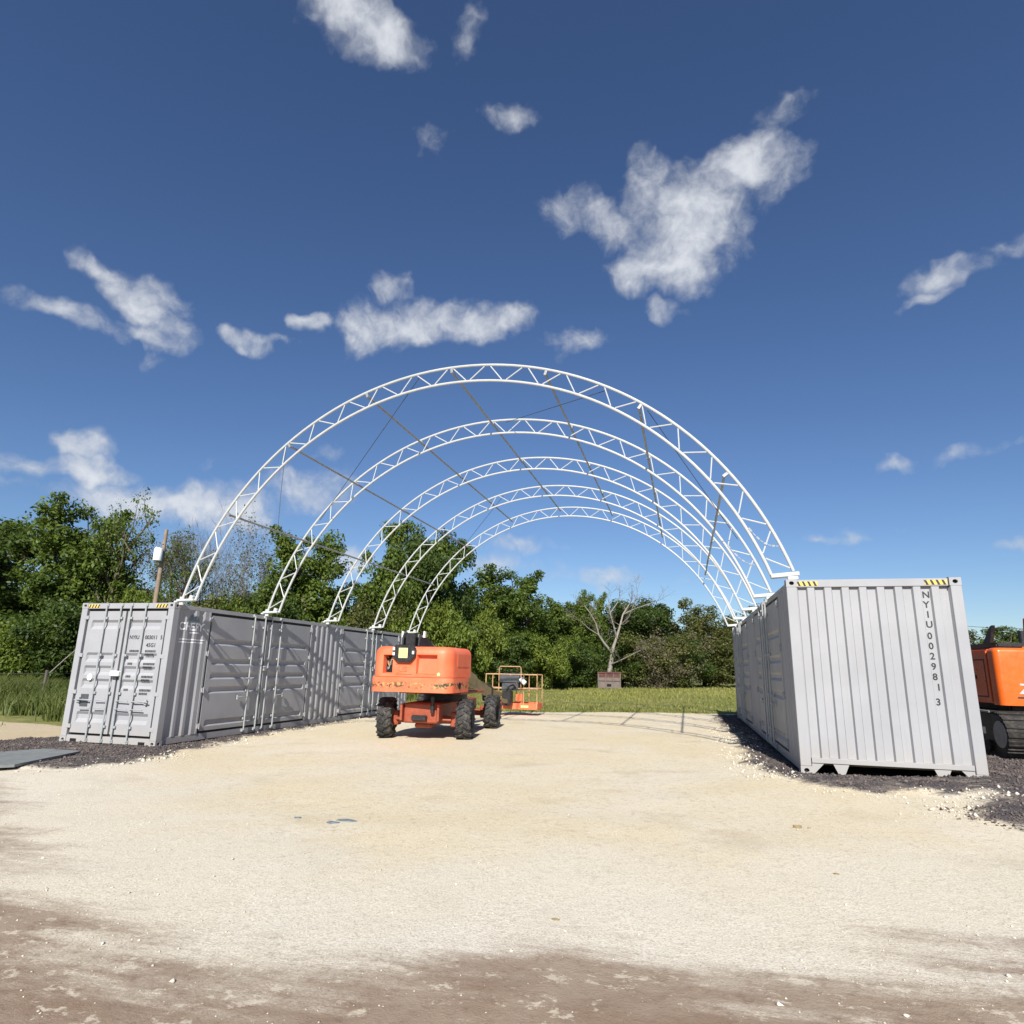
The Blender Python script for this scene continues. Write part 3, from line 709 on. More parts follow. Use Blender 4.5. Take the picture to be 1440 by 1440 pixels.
for (sx_, yy, st) in ((-1, 0, 10), (1, 0, 6), (-1, WB, 0), (1, WB, 0)):
    w = put('wheel', tyre, lift); w.location = chas((sx_*TR, yy, TD-.012)); w.rotation_euler = (0, 0, CHY+R(st)+(math.pi if sx_ < 0 else 0))
    put('rim', rim, w); put('wheel_nuts', nut, w)
DO = 'lift_dark_orange'
cmb(MB().box(-.40, .40, -.42, WB+.42, .36, .80)).build('chassis_frame', DO, lift, bevel=.03)
for yy in (0, WB):
    ax = cmb(MB().box(-.84, .84, yy-.09, yy+.09, .34, .50)).build('axle', DO, lift, bevel=.02)
    for s in (-1, 1): cmb(MB().box(s*.70-.07, s*.70+.07, yy-.13, yy+.13, .28, .60)).build('steering_knuckle', DO, ax, bevel=.02)
    cmb(MB().tube([(-.66, yy-.16, .43), (.66, yy-.16, .43)], .028, 8)).build('tie_rod', DO, ax, smooth=True)
cmb(MB().box(-.17, .17, -.56, -.42, .42, .54)).build('tow_bracket', 'black_steel', lift, bevel=.02)
cmb(MB().box(-.20, .20, -.20, .26, .24, .35)).build('axle_housing', DO, lift, bevel=.03)
cmb(MB().box(-.46, -.41, -.5, .6, .42, .78)).build('chassis_plate', DO, lift); cmb(MB().box(.41, .46, -.5, .6, .42, .78)).build('chassis_plate', DO, lift)
cmb(MB().tube([(.30, -.50, .60), (.30, -.50, .95)], .045, 8)).build('hose_drum', 'black_steel', lift, smooth=True)
MB().lathe([(.80, .001), (.80, .55), (.97, .55), (.97, .001)], 28, 'z', (0, 1.25, 0), closed=False).build('turntable_bearing', 'black_steel', lift, smooth=True)
# turret: counterweight band, two hoods, pillar between
def slab(x0, x1, y0, y1, r, z0, z1, top_inset=.0, top_r=.0, n=6):
    m = MB(); rings = [(0, z0)]
    if top_r:
        for k in range(5): a = R(90*k/4); rings.append((top_r*(1-math.cos(a)), z1-top_r+top_r*math.sin(a)))
    else: rings.append((0, z1))
    base = 0; N = 4*(n+1)
    for (ins, z) in rings: m.v += [(*p, z) for p in rounded_rect(x0+ins, x1-ins, y0+ins, y1-ins, max(.02, r-ins*.5), n)]
    for i in range(len(rings)-1):
        for k in range(N): m.f.append((i*N+k, i*N+(k+1) % N, (i+1)*N+(k+1) % N, (i+1)*N+k))
    m.f.append(tuple(range(N))[::-1]); m.f.append(tuple(range((len(rings)-1)*N, len(rings)*N)))
    return m
TX = -.07                                         # turret centre line
tb, hb = 1.05, 1.375
cw = slab(-.985, .985, 0, 1.42, .22, 0, .32, n=8).build('counterweight', 'lift_orange_chipped', lift, smooth=True); cw.location = (TX, -.92, tb)
MB().box(TX-.8, TX+.8, .30, 2.2, .98, 1.045).build('turntable_deck', DO, lift, bevel=.02)
# rear cover above the counterweight, with the openings cut as real recesses
def rear_cover():
    m = MB(); yb = -.90; xl, xr, r = -.68, .68, .28; yback = .52
    def skin(x0, x1, z0, z1): m.add([(x0, yb, z0), (x1, yb, z0), (x1, yb, z1), (x0, yb, z1)], [(0,1,2,3)])
    def recess(x0, x1, z0, z1, dep, lo=0.):
        m.add([(x0,yb,z0),(x1,yb,z0),(x1,yb,z1),(x0,yb,z1),(x0+.02,yb+dep-lo,z0+.02),(x1-.02,yb+dep-lo,z0+.02),(x1-.02,yb+dep,z1-.02),(x0+.02,yb+dep,z1-.02)],
              [(0,1,5,4),(1,2,6,5),(2,3,7,6),(3,0,4,7),(4,5,6,7)])
    b, h, tr = hb+.004, 1.885, .165
    skin(xl, -.665, b, h); skin(-.665, -.43, b, 1.45); skin(-.665, -.43, 1.86, h); recess(-.665, -.43, 1.45, 1.86, .16)
    skin(-.43, .145, b, h); skin(.145, .64, b, 1.44); skin(.145, .64, 1.87, h); recess(.145, .64, 1.44, 1.87, .13, .07); skin(.64, xr, b, h)
    arc = [(h, 0)]+[(h+tr*math.sin(R(90*k/5)), tr*(1-math.cos(R(90*k/5)))) for k in range(1, 6)]
    for (z0, i0), (z1, i1) in zip(arc, arc[1:]): m.add([(xl, yb+i0, z0), (xr, yb+i0, z0), (xr, yb+i1, z1), (xl, yb+i1, z1)], [(0,1,2,3)])
    for sgn, xc in ((-1, xl), (1, xr)):
        n = 8; prof = [(b, 0)]+arc
        for k in range(n):
            a0, a1 = R(90*k/n), R(90*(k+1)/n)
            for (z0, i0), (z1, i1) in zip(prof, prof[1:]):
                m.add([(xc+sgn*(r-i)*math.sin(a), yb+r-(r-i)*math.cos(a), z) for a, z, i in ((a0, z0, i0), (a1, z0, i0), (a1, z1, i1), (a0, z1, i1))], [(0,1,2,3)])
        for (z0, i0), (z1, i1) in zip(prof, prof[1:]): m.add([(xc+sgn*(r-i0), yb+r, z0), (xc+sgn*(r-i0), yback, z0), (xc+sgn*(r-i1), yback, z1), (xc+sgn*(r-i1), yb+r, z1)], [(0,1,2,3)])
    m.add([(xl-r+tr, yb+tr, h+tr), (xr+r-tr, yb+tr, h+tr), (xr+r-tr, yback, h+tr), (xl-r+tr, yback, h+tr)], [(0,1,2,3)])
    m.add([(xl-r, yback, b), (xr+r, yback, b), (xr+r, yback, h), (xl-r, yback, h)], [(0,1,2,3)])
    return m
rc = rear_cover(); rc.v = [(x+TX, y, z) for x, y, z in rc.v]
me = rc.mesh('rear_cover', 'lift_orange', recalc=False)
bm = bmesh.new(); bm.from_mesh(me); bmesh.ops.remove_doubles(bm, verts=bm.verts, dist=.0008); bmesh.ops.recalc_face_normals(bm, faces=bm.faces); bm.to_mesh(me); bm.free()
for p_ in me.polygons: p_.use_smooth = True
me.set_sharp_from_angle(angle=R(35))
rcov = put('rear_cover', me, lift)
# plain near-black sheet closing the left opening, with engine bits in front of it
MB().box(TX-.645, TX-.45, -.752, -.745, 1.47, 1.85).build('dark_backing', 'casting_dark', rcov)
for k in range(9): rr_ = random.Random(k+3); x = TX-.63+.15*rr_.random(); z = 1.50+.30*rr_.random(); MB().beam((x, -.77, z), (x+.05*rr_.uniform(-1,1), -.765, z+.06), .03, .02).build('hose', ('rail_tan','galvanised','boom_tan')[k % 3], rcov)
o = put('embossed_letters', text_mesh('JLG', .15, 'lift_orange'), rcov); o.matrix_local = frame((TX-.29, -.906, 1.50), (1,0,0), (0,0,1)); o.modifiers.new('thickness', 'SOLIDIFY').thickness = .012
MB().box(TX-.36, TX+.04, -.914, -.9005, 1.44, 1.452).box(TX-.36, TX+.04, -.914, -.9005, 1.655, 1.667).build('panel_rim', 'lift_orange', rcov)
MB().lathe([(0, .001), (0, .038), (.004, .038)], 16, 'x', closed=False).build('round_decal', 'label_yellow', rcov).matrix_local = frame((TX+.685, -.905, 1.45), (0,-1,0), (1,0,0))
for s_ in (-1, 1):
    MB().box(*sorted((TX+s_*.962, TX+s_*.968)), -.45, .35, 1.62, 1.90).build('side_vent', 'lift_orange', rcov, bevel=.002)
    MB().lathe([(0, .001), (0, .075), (.01, .075)], 16, 'x', (TX+s_*.99, -.35, 1.2), closed=False).build('lifting_eye', 'casting_dark', lift)
# black hanger plate with label and lamps
hp = MB().prism([(TX-.415, 1.82), (TX-.29, 1.70), (TX+.02, 1.70), (TX+.14, 1.83), (TX+.14, 2.0), (TX+.06, 2.08), (TX-.34, 2.08), (TX-.415, 2.0)], -.99, -.917, axis='y').build('hanger_plate', 'black_steel', lift, bevel=.012)
MB().box(TX-.255, TX-.04, -1.0, -.991, 1.79, 2.01).build('label_plate', 'label_yellow', hp)
for k in range(3): MB().box(TX-.235, TX-.07, -1.003, -1.0005, 1.83+k*.06, 1.836+k*.06).build('label_line', 'wire_dark', hp)
for (x, z) in ((-.38, 1.99), (-.38, 1.88), (.09, 1.91)): MB().box(TX+x-.025, TX+x+.025, -1.0, -.991, z-.035, z+.035).build('lamp', 'sticker_white', hp, bevel=.004)
# boom: pivot cheeks, telescopic boom down to the jib, then the basket
bx = TX-.08
for s in (-1, 1): MB().prism([(-.80, 1.95), (-.74, 2.30), (-.58, 2.39), (-.40, 2.32), (.35, 2.0), (.4, 1.5), (-.6, 1.5)], bx+s*.20-.025, bx+s*.20+.025, axis='x').build('pivot_cheek', 'black_steel', lift, bevel=.01)
MB().box(bx-.12, bx+.12, -.80, -.60, 2.0, 2.34).build('boom_end_plate', 'black_steel', lift, bevel=.02)
MB().tube([(bx-.26, -.60, 2.28), (bx+.26, -.60, 2.28)], .04, 10).build('pivot_pin', 'galvanised', lift, smooth=True)
for s in (-1, 1): MB().box(bx+s*.27-.02, bx+s*.27+.02, -.64, -.56, 2.26, 2.40).build('pin_keeper', 'sticker_white', lift)
PIV = Vector((bx, -.60, 2.18)); TIP = Vector((bx-.02, 5.6, .85))
d = (TIP-PIV).normalized()
MB().beam(PIV, PIV+d*4.6, .25, .34).build('base_boom', 'boom_tan', lift, bevel=.02)
MB().beam(PIV+d*4.5, TIP, .19, .26).build('fly_boom', 'boom_tan', lift, bevel=.015)
MB().tube([PIV+d*.9+Vector((0,0,-.25)), Vector((bx, .6, 1.15))], .07, 10).build('lift_cylinder', 'galvanised', lift, smooth=True)
MB().prism([(5.45, 1.12), (5.95, 1.0), (6.0, .55), (5.5, .6)], bx-.20, bx+.04, axis='x').build('boom_head', 'black_steel', lift, bevel=.02)
JE = Vector((bx-.08, 7.75, .55))
MB().beam((bx-.18, 5.9, .92), (bx-.18, 7.75, .72), .07, .12).build('jib_arm', 'boom_tan', lift, bevel=.01); MB().beam((bx+.02, 5.9, .68), (bx+.02, 7.75, .48), .07, .12).build('jib_arm', 'boom_tan', lift, bevel=.01)
# basket
bk0, bk1, by0, by1 = -1.0, .86, 8.02, 8.86; fz = .23; tz = 1.40
MB().box(bx-.16, bx+.16, 7.68, 8.015, .35, .85).build('rotator', 'black_steel', lift, bevel=.03)
bf = MB().box(bk0, bk1, by0, by1, fz, fz+.05).build('basket_floor', 'lift_orange', lift, bevel=.006)
for (a, b, c_, e) in ((bk0, bk1, by0-.012, by0), (bk0, bk1, by1, by1+.012), (bk0-.012, bk0, by0, by1), (bk1, bk1+.012, by0, by1)): MB().box(a, b, c_, e, fz, fz+.20).build('toe_board', 'lift_orange', bf)
MB().box(.30, .56, by0-.016, by0-.0125, fz+.06, fz+.13).build('small_label', 'label_yellow', bf)
def rail(pts, r=.02, name='guard_rail'): return MB().tube(pts, r, 7).build(name, 'rail_tan', lift, smooth=True, recalc=False)
for z in (tz, .92): rail([(bk0, by0, z), (bk1, by0, z), (bk1, by1, z), (bk0, by1, z), (bk0, by0, z)])
for x in (bk0, -.10, .38, bk1):
    for y in (by0, by1): rail([(x, y, fz+.05), (x, y, tz)], .02, 'guard_post')
rail([(-.52, by0, fz+.05), (-.52, by0, tz+.2), (-.48, by0, tz+.27), (.24, by0, tz+.27), (.28, by0, tz+.2), (.28, by0, fz+.05)], .02, 'console_hoop')
cs = MB().prism([(by0-.06, 1.12), (by0-.06, 1.36), (by0+.30, 1.44), (by0+.30, 1.12)], -.48, .24, axis='x').build('control_console', 'console_grey', lift, bevel=.015)
MB().prism([(by0-.04, .86), (by0-.04, 1.10), (by0+.2, 1.10), (by0+.2, .86)], -.40, .18, axis='x').build('console_base', 'console_grey', cs, bevel=.01)
for x in (-.30, -.1, .08): MB().tube([(x, by0+.1, 1.38), (x+.01, by0+.08, 1.52)], .018, 7).build('joystick', 'black_steel', cs)
MB().tube([(.28, by0-.08, 1.26), (.46, by0-.10, 1.10)], .085, 12).build('document_tube', 'sticker_white', cs, smooth=True)
MB().tube([(bx, by0-.3, .85), (bx+.1, by0-.35, 1.0), (bx+.2, by0-.2, 1.05), (bx+.25, by0-.05, .95)], .03, 6).build('hose_loop', 'black_steel', lift, smooth=True)
MB().box(.12, .36, by0-.10, by0-.02, .50, .74).build('junction_box', 'lift_orange', lift, bevel=.01)

# ------------------------------------------------------------------ excavator behind the right container
EX = thing('excavator', 'orange tracked excavator with black undercarriage parked behind the right container', 'excavator', (11.04, 4.75, gh(11.04, 4.75)+.0), R(3))
OR = 'excavator_orange'
def ebox(n, q, m, p=None, bevel=.03, seg=2): return MB().box(*q).build(n, m, p or EX, bevel=bevel, seg=seg, smooth=True)
cwt = slab(-1.12, 1.12, -1.55, -1.2, .10, .90, 1.95, top_r=.08, n=8).build('counterweight', OR, EX, smooth=True)
o = put('model_lettering', text_mesh('ZX', .26, 'rim_grey'), cwt); o.matrix_local = frame((-.80, -1.553, 1.12), (1,0,.0), (.25,0,1))
MB().box(-.84, -.30, -1.556, -1.551, 1.03, 1.06).build('letter_rule', 'marking_black', cwt)
sh = ebox('side_housing', (-1.10, -.50, -1.198, 1.2, .92, 1.93), OR)
MB().box(-1.108, -1.099, -1.05, -.30, 1.05, 1.72).build('service_door', OR, sh, bevel=.006); MB().box(-1.104, -1.0995, -1.075, -.275, 1.025, 1.745).build('door_gap', 'wire_dark', sh)
MB().box(-1.112, -1.1085, -.72, -.63, 1.36, 1.44).build('door_latch', 'shed_rust', sh)
ebox('side_housing', (.50, 1.10, -1.198, 1.2, .92, 1.93), OR); ebox('engine_hood', (-.498, .498, -1.198, .1, .92, 2.02), OR)
ebox('hood_top', (-.9, .9, -1.2, .0, 1.952, 2.06), 'black_steel')
MB().prism([(-1.15, 2.05), (-1.30, 2.38), (-1.22, 2.36), (-.85, 2.05)], -.98, -.92, axis='x').build('mirror_bracket', 'black_steel', EX)
MB().tube([(-.3, -.9, 2.05), (-.3, -.9, 2.30)], .06, 10).build('exhaust', 'black_steel', EX, smooth=True)
cab = MB().prism([(-.1, .95), (-.1, 2.6), (.1, 2.7), (.85, 2.7), (1.05, 1.8), (1.05, .95)], .62, 1.16, axis='x').build('cab', OR, EX, bevel=.03)
MB().prism([(.0, 1.75), (.0, 2.55), (.15, 2.62), (.78, 2.62), (.95, 1.75)], .6105, .6195, axis='x').build('cab_window', 'glass_dark', cab)
ebox('turntable', (-.55, .55, -.6, .8, .72, .90), 'black_steel')
ebox('undercarriage_frame', (-.75, .75, -.7, .9, .34, .70), 'black_steel')
for s in (-1, 1):
    x0, x1 = s*.98-.25, s*.98+.25; prof = []
    for (cy, a0) in ((1.55, -90), (-1.45, 90)):
        for k in range(9): t_ = R(a0+180*k/8); prof.append((cy+.36*math.cos(t_), .38+.36*math.sin(t_)))
    tr = MB().prism([(p[0], p[1]) for p in prof], x0+.12, x1-.12, axis='x').build('track_frame', 'black_steel', EX)
    n = len(prof); pts = []
    for i in range(n):
        a, b = Vector((prof[i][0], prof[i][1])), Vector((prof[(i+1) % n][0], prof[(i+1) % n][1])); m_ = max(1, int((b-a).length/.155))
        for k in range(m_): pts.append((a.lerp(b, k/m_), (b-a).normalized()))
    shoe = MB().box(x0, x1, -.072, .072, -.014, .02).box(x0, x1, -.012, .012, .02, .045).mesh('track_shoe', 'track_rubber')
    for p, dd in pts:
        nrm = Vector((dd.y, -dd.x)); o = put('track_shoe', shoe, EX); o.matrix_local = frame((0, p.x+nrm.x*.012, p.y+nrm.y*.012), (1,0,0), (0, -dd.x, -dd.y))
    sp = MB().lathe([(x0+.05, .001), (x0+.05, .24), (x1-.05, .24), (x1-.05, .001)], 18, 'x', (0, -1.45, .38), closed=False).build('sprocket', 'galvanised', EX, smooth=True)
    for y in (-.9, -.4, .1, .6, 1.1): MB().lathe([(x0+.06, .001), (x0+.06, .1), (x1-.06, .1), (x1-.06, .001)], 12, 'x', (0, y, .14), closed=False).build('track_roller', 'track_rubber', EX, smooth=True)
    ebox('side_step', (x0-.02, x1+.02, -1.3, 1.2, .752, .79), 'galvanised', bevel=.005, seg=1)
MB().box(-1.238, -1.231, -1.05, -.95, .36, .48).build('reflector', 'sticker_white', EX)
m = MB(); m.prism([(1.2, 1.0), (1.1, 1.5), (2.6, 2.1), (4.4, 1.9), (4.4, 1.6), (2.8, 1.65)], -.05, .25, axis='x').build('boom', OR, EX, bevel=.02)
MB().prism([(4.3, 2.0), (4.55, 1.95), (4.7, 1.0), (4.5, 1.0)], .08, .30, axis='x').build('stick', OR, EX, bevel=.015)
MB().prism([(4.35, 1.15), (4.75, 1.15), (4.9, .7), (4.6, .25), (4.1, .3), (4.2, .8)], -.25, .63, axis='x').build('bucket', 'black_steel', EX, bevel=.02)
MB().tube([(.10, 1.7, 1.0), (.10, 2.6, 1.7)], .06, 8).build('boom_cylinder', 'galvanised', EX, smooth=True)

# ------------------------------------------------------------------ pole, fence, shed, wires
pb = atY(216, 860, 15.0); pole = thing('utility_pole', 'wooden utility pole with white transformer can rising behind the left container', 'utility pole', (pb.x, 15.0, -.25))
MB().tube([(0,0,-.3), (.02,0,5), (.05,0,8.1)], [.12,.11,.085], 10).build('shaft', 'pole_wood', pole, smooth=True)
MB().lathe([(6.48,.001),(6.48,.20),(7.06,.20),(7.11,.16),(7.13,.001)], 18, 'z', (.06,-.32,0), closed=False).build('transformer', 'transformer_white', pole, smooth=True)
MB().box(-.1,.14,-.2,-.08,6.45,6.9).build('mounting_bracket', 'galvanised', pole)
MB().tube([(-.12,-.3,7.0), (-.12,-.3,7.2)], .03, 7).build('bushing', 'concrete_light', pole); MB().tube([(-.30,-.1,7.35), (.1,-.1,7.35)], .025, 6).build('cutout_arm', 'galvanised', pole)
fence = thing('wire_fence', 'old wire fence with dark wooden posts in the tall grass left of the container', 'fence', (0, 0, 0))
FP = [atY(-60, 985, 8.0), atY(58, 985, 9.5), atY(112, 985, 13.0), atY(160, 985, 17)]
fp = []
for p in FP:
    z = gh(p.x, p.y); fp.append((p.x, p.y, z)); MB().tube([(p.x, p.y, z-.2), (p.x+.02, p.y, z+1.25)], .055, 7).build('post', 'post_wood', fence, smooth=True)
for h in (.4, .75, 1.1):
    MB().tube([(a[0], a[1], a[2]+h) for a in fp], .006, 4).build('strand', 'wire_dark', fence)
a, b = atY(110, 911, 9.6), atY(70, 946, 8.9)
MB().tube([a, a.lerp(b, .5)+Vector((0,0,.02)), b], .018, 5).build('leaning_pole', 'bark_pale', None, smooth=True)
tag(bpy.data.objects['leaning_pole'], 'thin pale pole leaning against the thicket left of the container', 'pole')
sp_ = atZ(855, 967, -.05)
shed = thing('metal_crate', 'weathered grey metal crate with rusty red top at the foot of the pale dead tree', 'crate', (sp_.x, sp_.y+.6, gh(sp_.x, sp_.y)), R(12))
MB().box(-.98, .98, -.6, .6, .05, 1.32).build('body', 'shed_metal', shed, bevel=.01)
MB().box(-1.04, 1.04, -.66, .66, 1.322, 1.46).build('lid', 'shed_rust', shed, bevel=.01)
MB().box(-1.0, 1.0, -.63, -.601, .66, .72).build('middle_rail', 'shed_rust', shed)
for x in (-.98, -.3, .35, .96): MB().box(x-.03, x+.03, -.64, -.602, .0, 1.32).build('upright', 'shed_metal', shed)
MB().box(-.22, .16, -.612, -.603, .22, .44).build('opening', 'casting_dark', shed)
MB().box(-.9, .9, -.615, -.602, 1.0, 1.28).build('rust_panel', 'shed_rust', shed)
for k, (y0, y1) in enumerate(((872, 866), (884, 872))):
    a = atY(1330, y0+6, 60); b = atY(1700, y1-14, 50); pts = [a.lerp(b, i/8)-Vector((0,0,1.0*math.sin(math.pi*i/8))) for i in range(9)]
    wire(('upper' if k == 0 else 'lower')+' power line sagging across the sky behind the excavator', pts, .02, name='power_line', group='power lines behind the excavator', cat='power line')

# ------------------------------------------------------------------ loose things on the ground
c4 = [atZ(-30, 1062, -.2), atZ(62, 1056, -.2), atZ(113, 1058.5, -.2), atZ(20, 1079, -.2), atZ(-60, 1083, -.2)]
mz = max(gh(p.x, p.y) for p in c4)+.035
m = MB(); n = len(c4); m.v = [(p.x, p.y, mz+.012*(i % 2)) for i, p in enumerate(c4)]+[(p.x, p.y, mz-.03) for p in c4]; m.f = [tuple(range(n)), tuple(range(n, 2*n))[::-1]]+[(i, (i+1) % n, n+(i+1) % n, n+i) for i in range(n)]
tag(m.build('flat_sheet', 'mat_grey', None), 'flat grey sheet lying on dark gravel in front of the left container', 'sheet')
def scrap(px, py, w, d, seed, mat, label, cat, name, group=None, hgt=.008):
    p = atZ(px, py, gz0(0, 0)*.5 if px < 700 else -.02); r = random.Random(seed); k = r.randint(6, 9); z = gh(p.x, p.y)
    poly = [(p.x+w*math.cos(2*math.pi*i/k)*r.uniform(.45,1.1), p.y+d*math.sin(2*math.pi*i/k)*r.uniform(.45,1.1)) for i in range(k)]
    m = MB(); m.v = [(x, y, z+hgt*r.uniform(.5,1.4)) for x, y in poly]+[(x, y, z-.02) for x, y in poly]+[(p.x, p.y, z+hgt*1.5)]
    m.f = [(i, (i+1) % k, 2*k) for i in range(k)]+[(i, k+i, k+(i+1) % k, (i+1) % k) for i in range(k)]
    return tag(m.build(name, mat, None), label, cat, group)
scrap(488, 1149, .15, .06, 1, 'scrap_blue', 'larger torn blue-grey tarp scrap lying on the limestone', 'scrap', 'tarp_scrap'); scrap(468, 1152, .08, .06, 5, 'scrap_blue', 'torn blue-grey tarp piece touching the larger scrap', 'scrap', 'tarp_scrap'); scrap(420, 1143, .07, .03, 2, 'scrap_blue', 'small blue-grey tarp scrap apart from the larger one', 'scrap', 'tarp_scrap')
scrap(1122, 1166, .045, .025, 3, 'wood_scrap', 'broken olive wood chip lying alone on limestone before the right container', 'wood chip', 'wood_chip', hgt=.02); scrap(1138, 1167, .03, .012, 4, 'wood_scrap', 'thin olive wood sliver beside the broken wood chip', 'wood chip', 'wood_chip')
scrap(1176, 1231, .03, .012, 6, 'wood_scrap', 'flat tan wood chip alone on bare limestone', 'wood chip', 'wood_chip'); scrap(780, 1284, .03, .014, 7, 'wood_scrap', 'flat brown chip at the edge of the brown dirt', 'wood chip', 'wood_chip')
rs = np.random.RandomState(11)
def stones(name, pts, size, mat, label, cat, seed, tint=None, flat=.7):
    """pts (n,2), size (n,): small irregular six-cornered stones joined into one mesh"""
    r = np.random.RandomState(seed); n = len(pts); base = np.array([(1,0,0),(0,1,0),(-1,0,0),(0,-1,0),(0,0,1),(0,0,-1)], float)
    v = base[None]*(.6+.6*r.rand(n,6,1)) + r.randn(n,6,3)*.12; a = r.rand(n)*6.283; c, s = np.cos(a)[:,None], np.sin(a)[:,None]
    x = v[...,0]*c-v[...,1]*s*(.6+.4*r.rand(n,1)); y = v[...,0]*s+v[...,1]*c; z = v[...,2]*flat
    z0 = ground_z(pts[:,0], pts[:,1])
    V = np.stack([pts[:,0:1]+x*size[:,None], pts[:,1:2]+y*size[:,None], z0[:,None]+z*size[:,None]+size[:,None]*.25], -1).reshape(-1,3)
    f = np.array([(0,1,4),(1,2,4),(2,3,4),(3,0,4),(1,0,5),(2,1,5),(3,2,5),(0,3,5)]); Fc = (f[None]+(np.arange(n)*6)[:,None,None]).reshape(-1,3)
    tn = np.repeat(r.rand(n) if tint is None else tint, 6)
    return stuff(put(name, np_mesh(name, V, Fc, mat, dict(tint=tn))), label, cat)
def scatter(poly, n, box, keep, seed):
    r = np.random.RandomState(seed); p = np.stack([r.uniform(box[0], box[1], n), r.uniform(box[2], box[3], n)], 1); s = keep(p[:,0], p[:,1])
    return p[r.rand(n) < s]
def under(x, y): return ((x > -8.45) & (x < -5.95) & (y > .2)) | ((x > 5.95) & (x < 8.45) & (y > -.25) & (y < 12))
g1 = scatter(None, 60000, (-10, -4, -3.3, 13), lambda x, y: np.where(under(x,y), 0, np.clip((poly_sd(x,y,GRAVEL_L)+vnoise(x,y,.5,9)*.7)*2.2, 0, 1)*np.clip(.75+vnoise(x,y,.8,19)*1.4, .15, 1)), 1)
g2 = scatter(None, 110000, (4.3, 16, -4, 13), lambda x, y: np.where(under(x,y) | (x > 8.6) & (y > 4), 0, np.clip((poly_sd(x,y,GRAVEL_R)+vnoise(x,y,.5,9)*.7)*2.2, 0, 1)*np.clip(.75+vnoise(x,y,.8,19)*1.4, .15, 1)), 2)
for nm, g, lab, sd_ in (('dark_gravel', g1, 'dark crushed gravel around the left container', 21), ('dark_gravel', g2, 'dark crushed gravel and soil around the right container', 22)):
    sz_ = rs.lognormal(-4.25, .38, len(g)); stones(nm, g, np.clip(sz_, .006, .05), 'stone_dark', lab, 'gravel', sd_)
edge_keep = lambda P: (lambda x, y: np.where(under(x,y), 0, np.exp(-((poly_sd(x,y,P)+.05)/.30)**2)*np.clip(.5+vnoise(x,y,.6,12)*1.6, 0, 1)))
w1_ = scatter(None, 8000, (-7, -3.6, -3.3, 9), edge_keep(GRAVEL_L), 3); w2_ = scatter(None, 17000, (4.3, 8.2, -3, 9), edge_keep(GRAVEL_R), 4)
stones('pale_gravel', np.concatenate([w1_[:900], w2_]), np.clip(rs.lognormal(-4.45, .5, len(w1_[:900])+len(w2_)), .006, .05), 'stone_pale', 'pale limestone chips strewn along the edges of the dark gravel', 'gravel', 23)
f1 = scatter(None, 16000, (-3.5, 9, -10, -3), lambda x, y: np.clip(.25+vnoise(x,y,1.1,14)*1.2, 0.03, 1)*np.clip(1.2-(y+10)/8, .15, 1), 5)
stones('loose_pebbles', f1, np.clip(rs.lognormal(-5.35, .5, len(f1)), .0025, .022), 'stone_pale', 'small pale pebbles strewn over the bare yard', 'pebbles', 24, flat=.5)

# ------------------------------------------------------------------ grass
def blades(name, pts, h, w, mat, label, cat, seed, lean=.35):
    r = np.random.RandomState(seed); n = len(pts); a = r.rand(n)*6.283; ln = r.randn(n,2)*lean
    z = ground_z(pts[:,0], pts[:,1])-.02; dx, dy = np.cos(a)*w, np.sin(a)*w
    v0 = np.stack([pts[:,0]-dx, pts[:,1]-dy, z], -1); v1 = np.stack([pts[:,0]+dx, pts[:,1]+dy, z], -1)
    mx = pts+ln*h[:,None]*.35; v2 = np.stack([mx[:,0]+dx*.7, mx[:,1]+dy*.7, z+h*.6], -1); v3 = np.stack([mx[:,0]-dx*.7, mx[:,1]-dy*.7, z+h*.6], -1)
    tp = pts+ln*h[:,None]; v4 = np.stack([tp[:,0], tp[:,1], z+h], -1)
    V = np.stack([v0,v1,v2,v3,v4], 1).reshape(-1,3); o = (np.arange(n)*5)[:,None,None]
    F3 = (np.array([(0,1,2),(0,2,3),(3,2,4)])[None]+o).reshape(-1,3); tn = np.clip(np.repeat(.5+vnoise(pts[:,0],pts[:,1],3.0,31)*.7+vnoise(pts[:,0],pts[:,1],9.0,32)*.8+r.randn(n)*.18, 5), 0, 1)
    return stuff(put(name, np_mesh(name, V, F3, mat, dict(tint=tn))), label, cat)
def field(n, box, seed, keep):
    return scatter(None, n, box, keep, seed)
def farw(x, y): return np.clip(18/np.maximum(12, np.hypot(x-CAM.x, y-CAM.y)), .25, 1)
q = field(150000, (-16, 16, 13.6, 62), 41, lambda x, y: np.where(poly_sd(x,y,PAD) > -.05+vnoise(x,y,.6,33)*.5, 0, farw(x, y)*np.clip(.75+vnoise(x,y,2.2,34)*1.5, .05, 1))*np.where((x < -6) & (y < 16), .3, 1))
hh = (.05+.13*np.random.RandomState(1).rand(len(q)))*(1+vnoise(q[:,0],q[:,1],4,35)); ww = .007+.0006*np.hypot(q[:,0]-CAM.x, q[:,1]-CAM.y)
blades('field_grass', q, hh, ww, 'grass_blade', 'rough yellowish green grass field beyond the limestone pad', 'grass', 1)
q = field(70000, (-34, -8.7, 3.0, 26), 42, lambda x, y: np.clip((y-3.6+(x+12)*.25)*.9+vnoise(x,y,1.3,36)*2.0, 0, 1)*np.where((x > -8.9), 0, 1))
hh = (.35+.5*np.random.RandomState(2).rand(len(q)))*(1+vnoise(q[:,0],q[:,1],2.5,37)*.9); ww = .010+.0005*np.hypot(q[:,0]-CAM.x, q[:,1]-CAM.y)
blades('tall_grass', q, hh, ww, 'grass_tall', 'tall green grass growing left of the container', 'grass', 2)
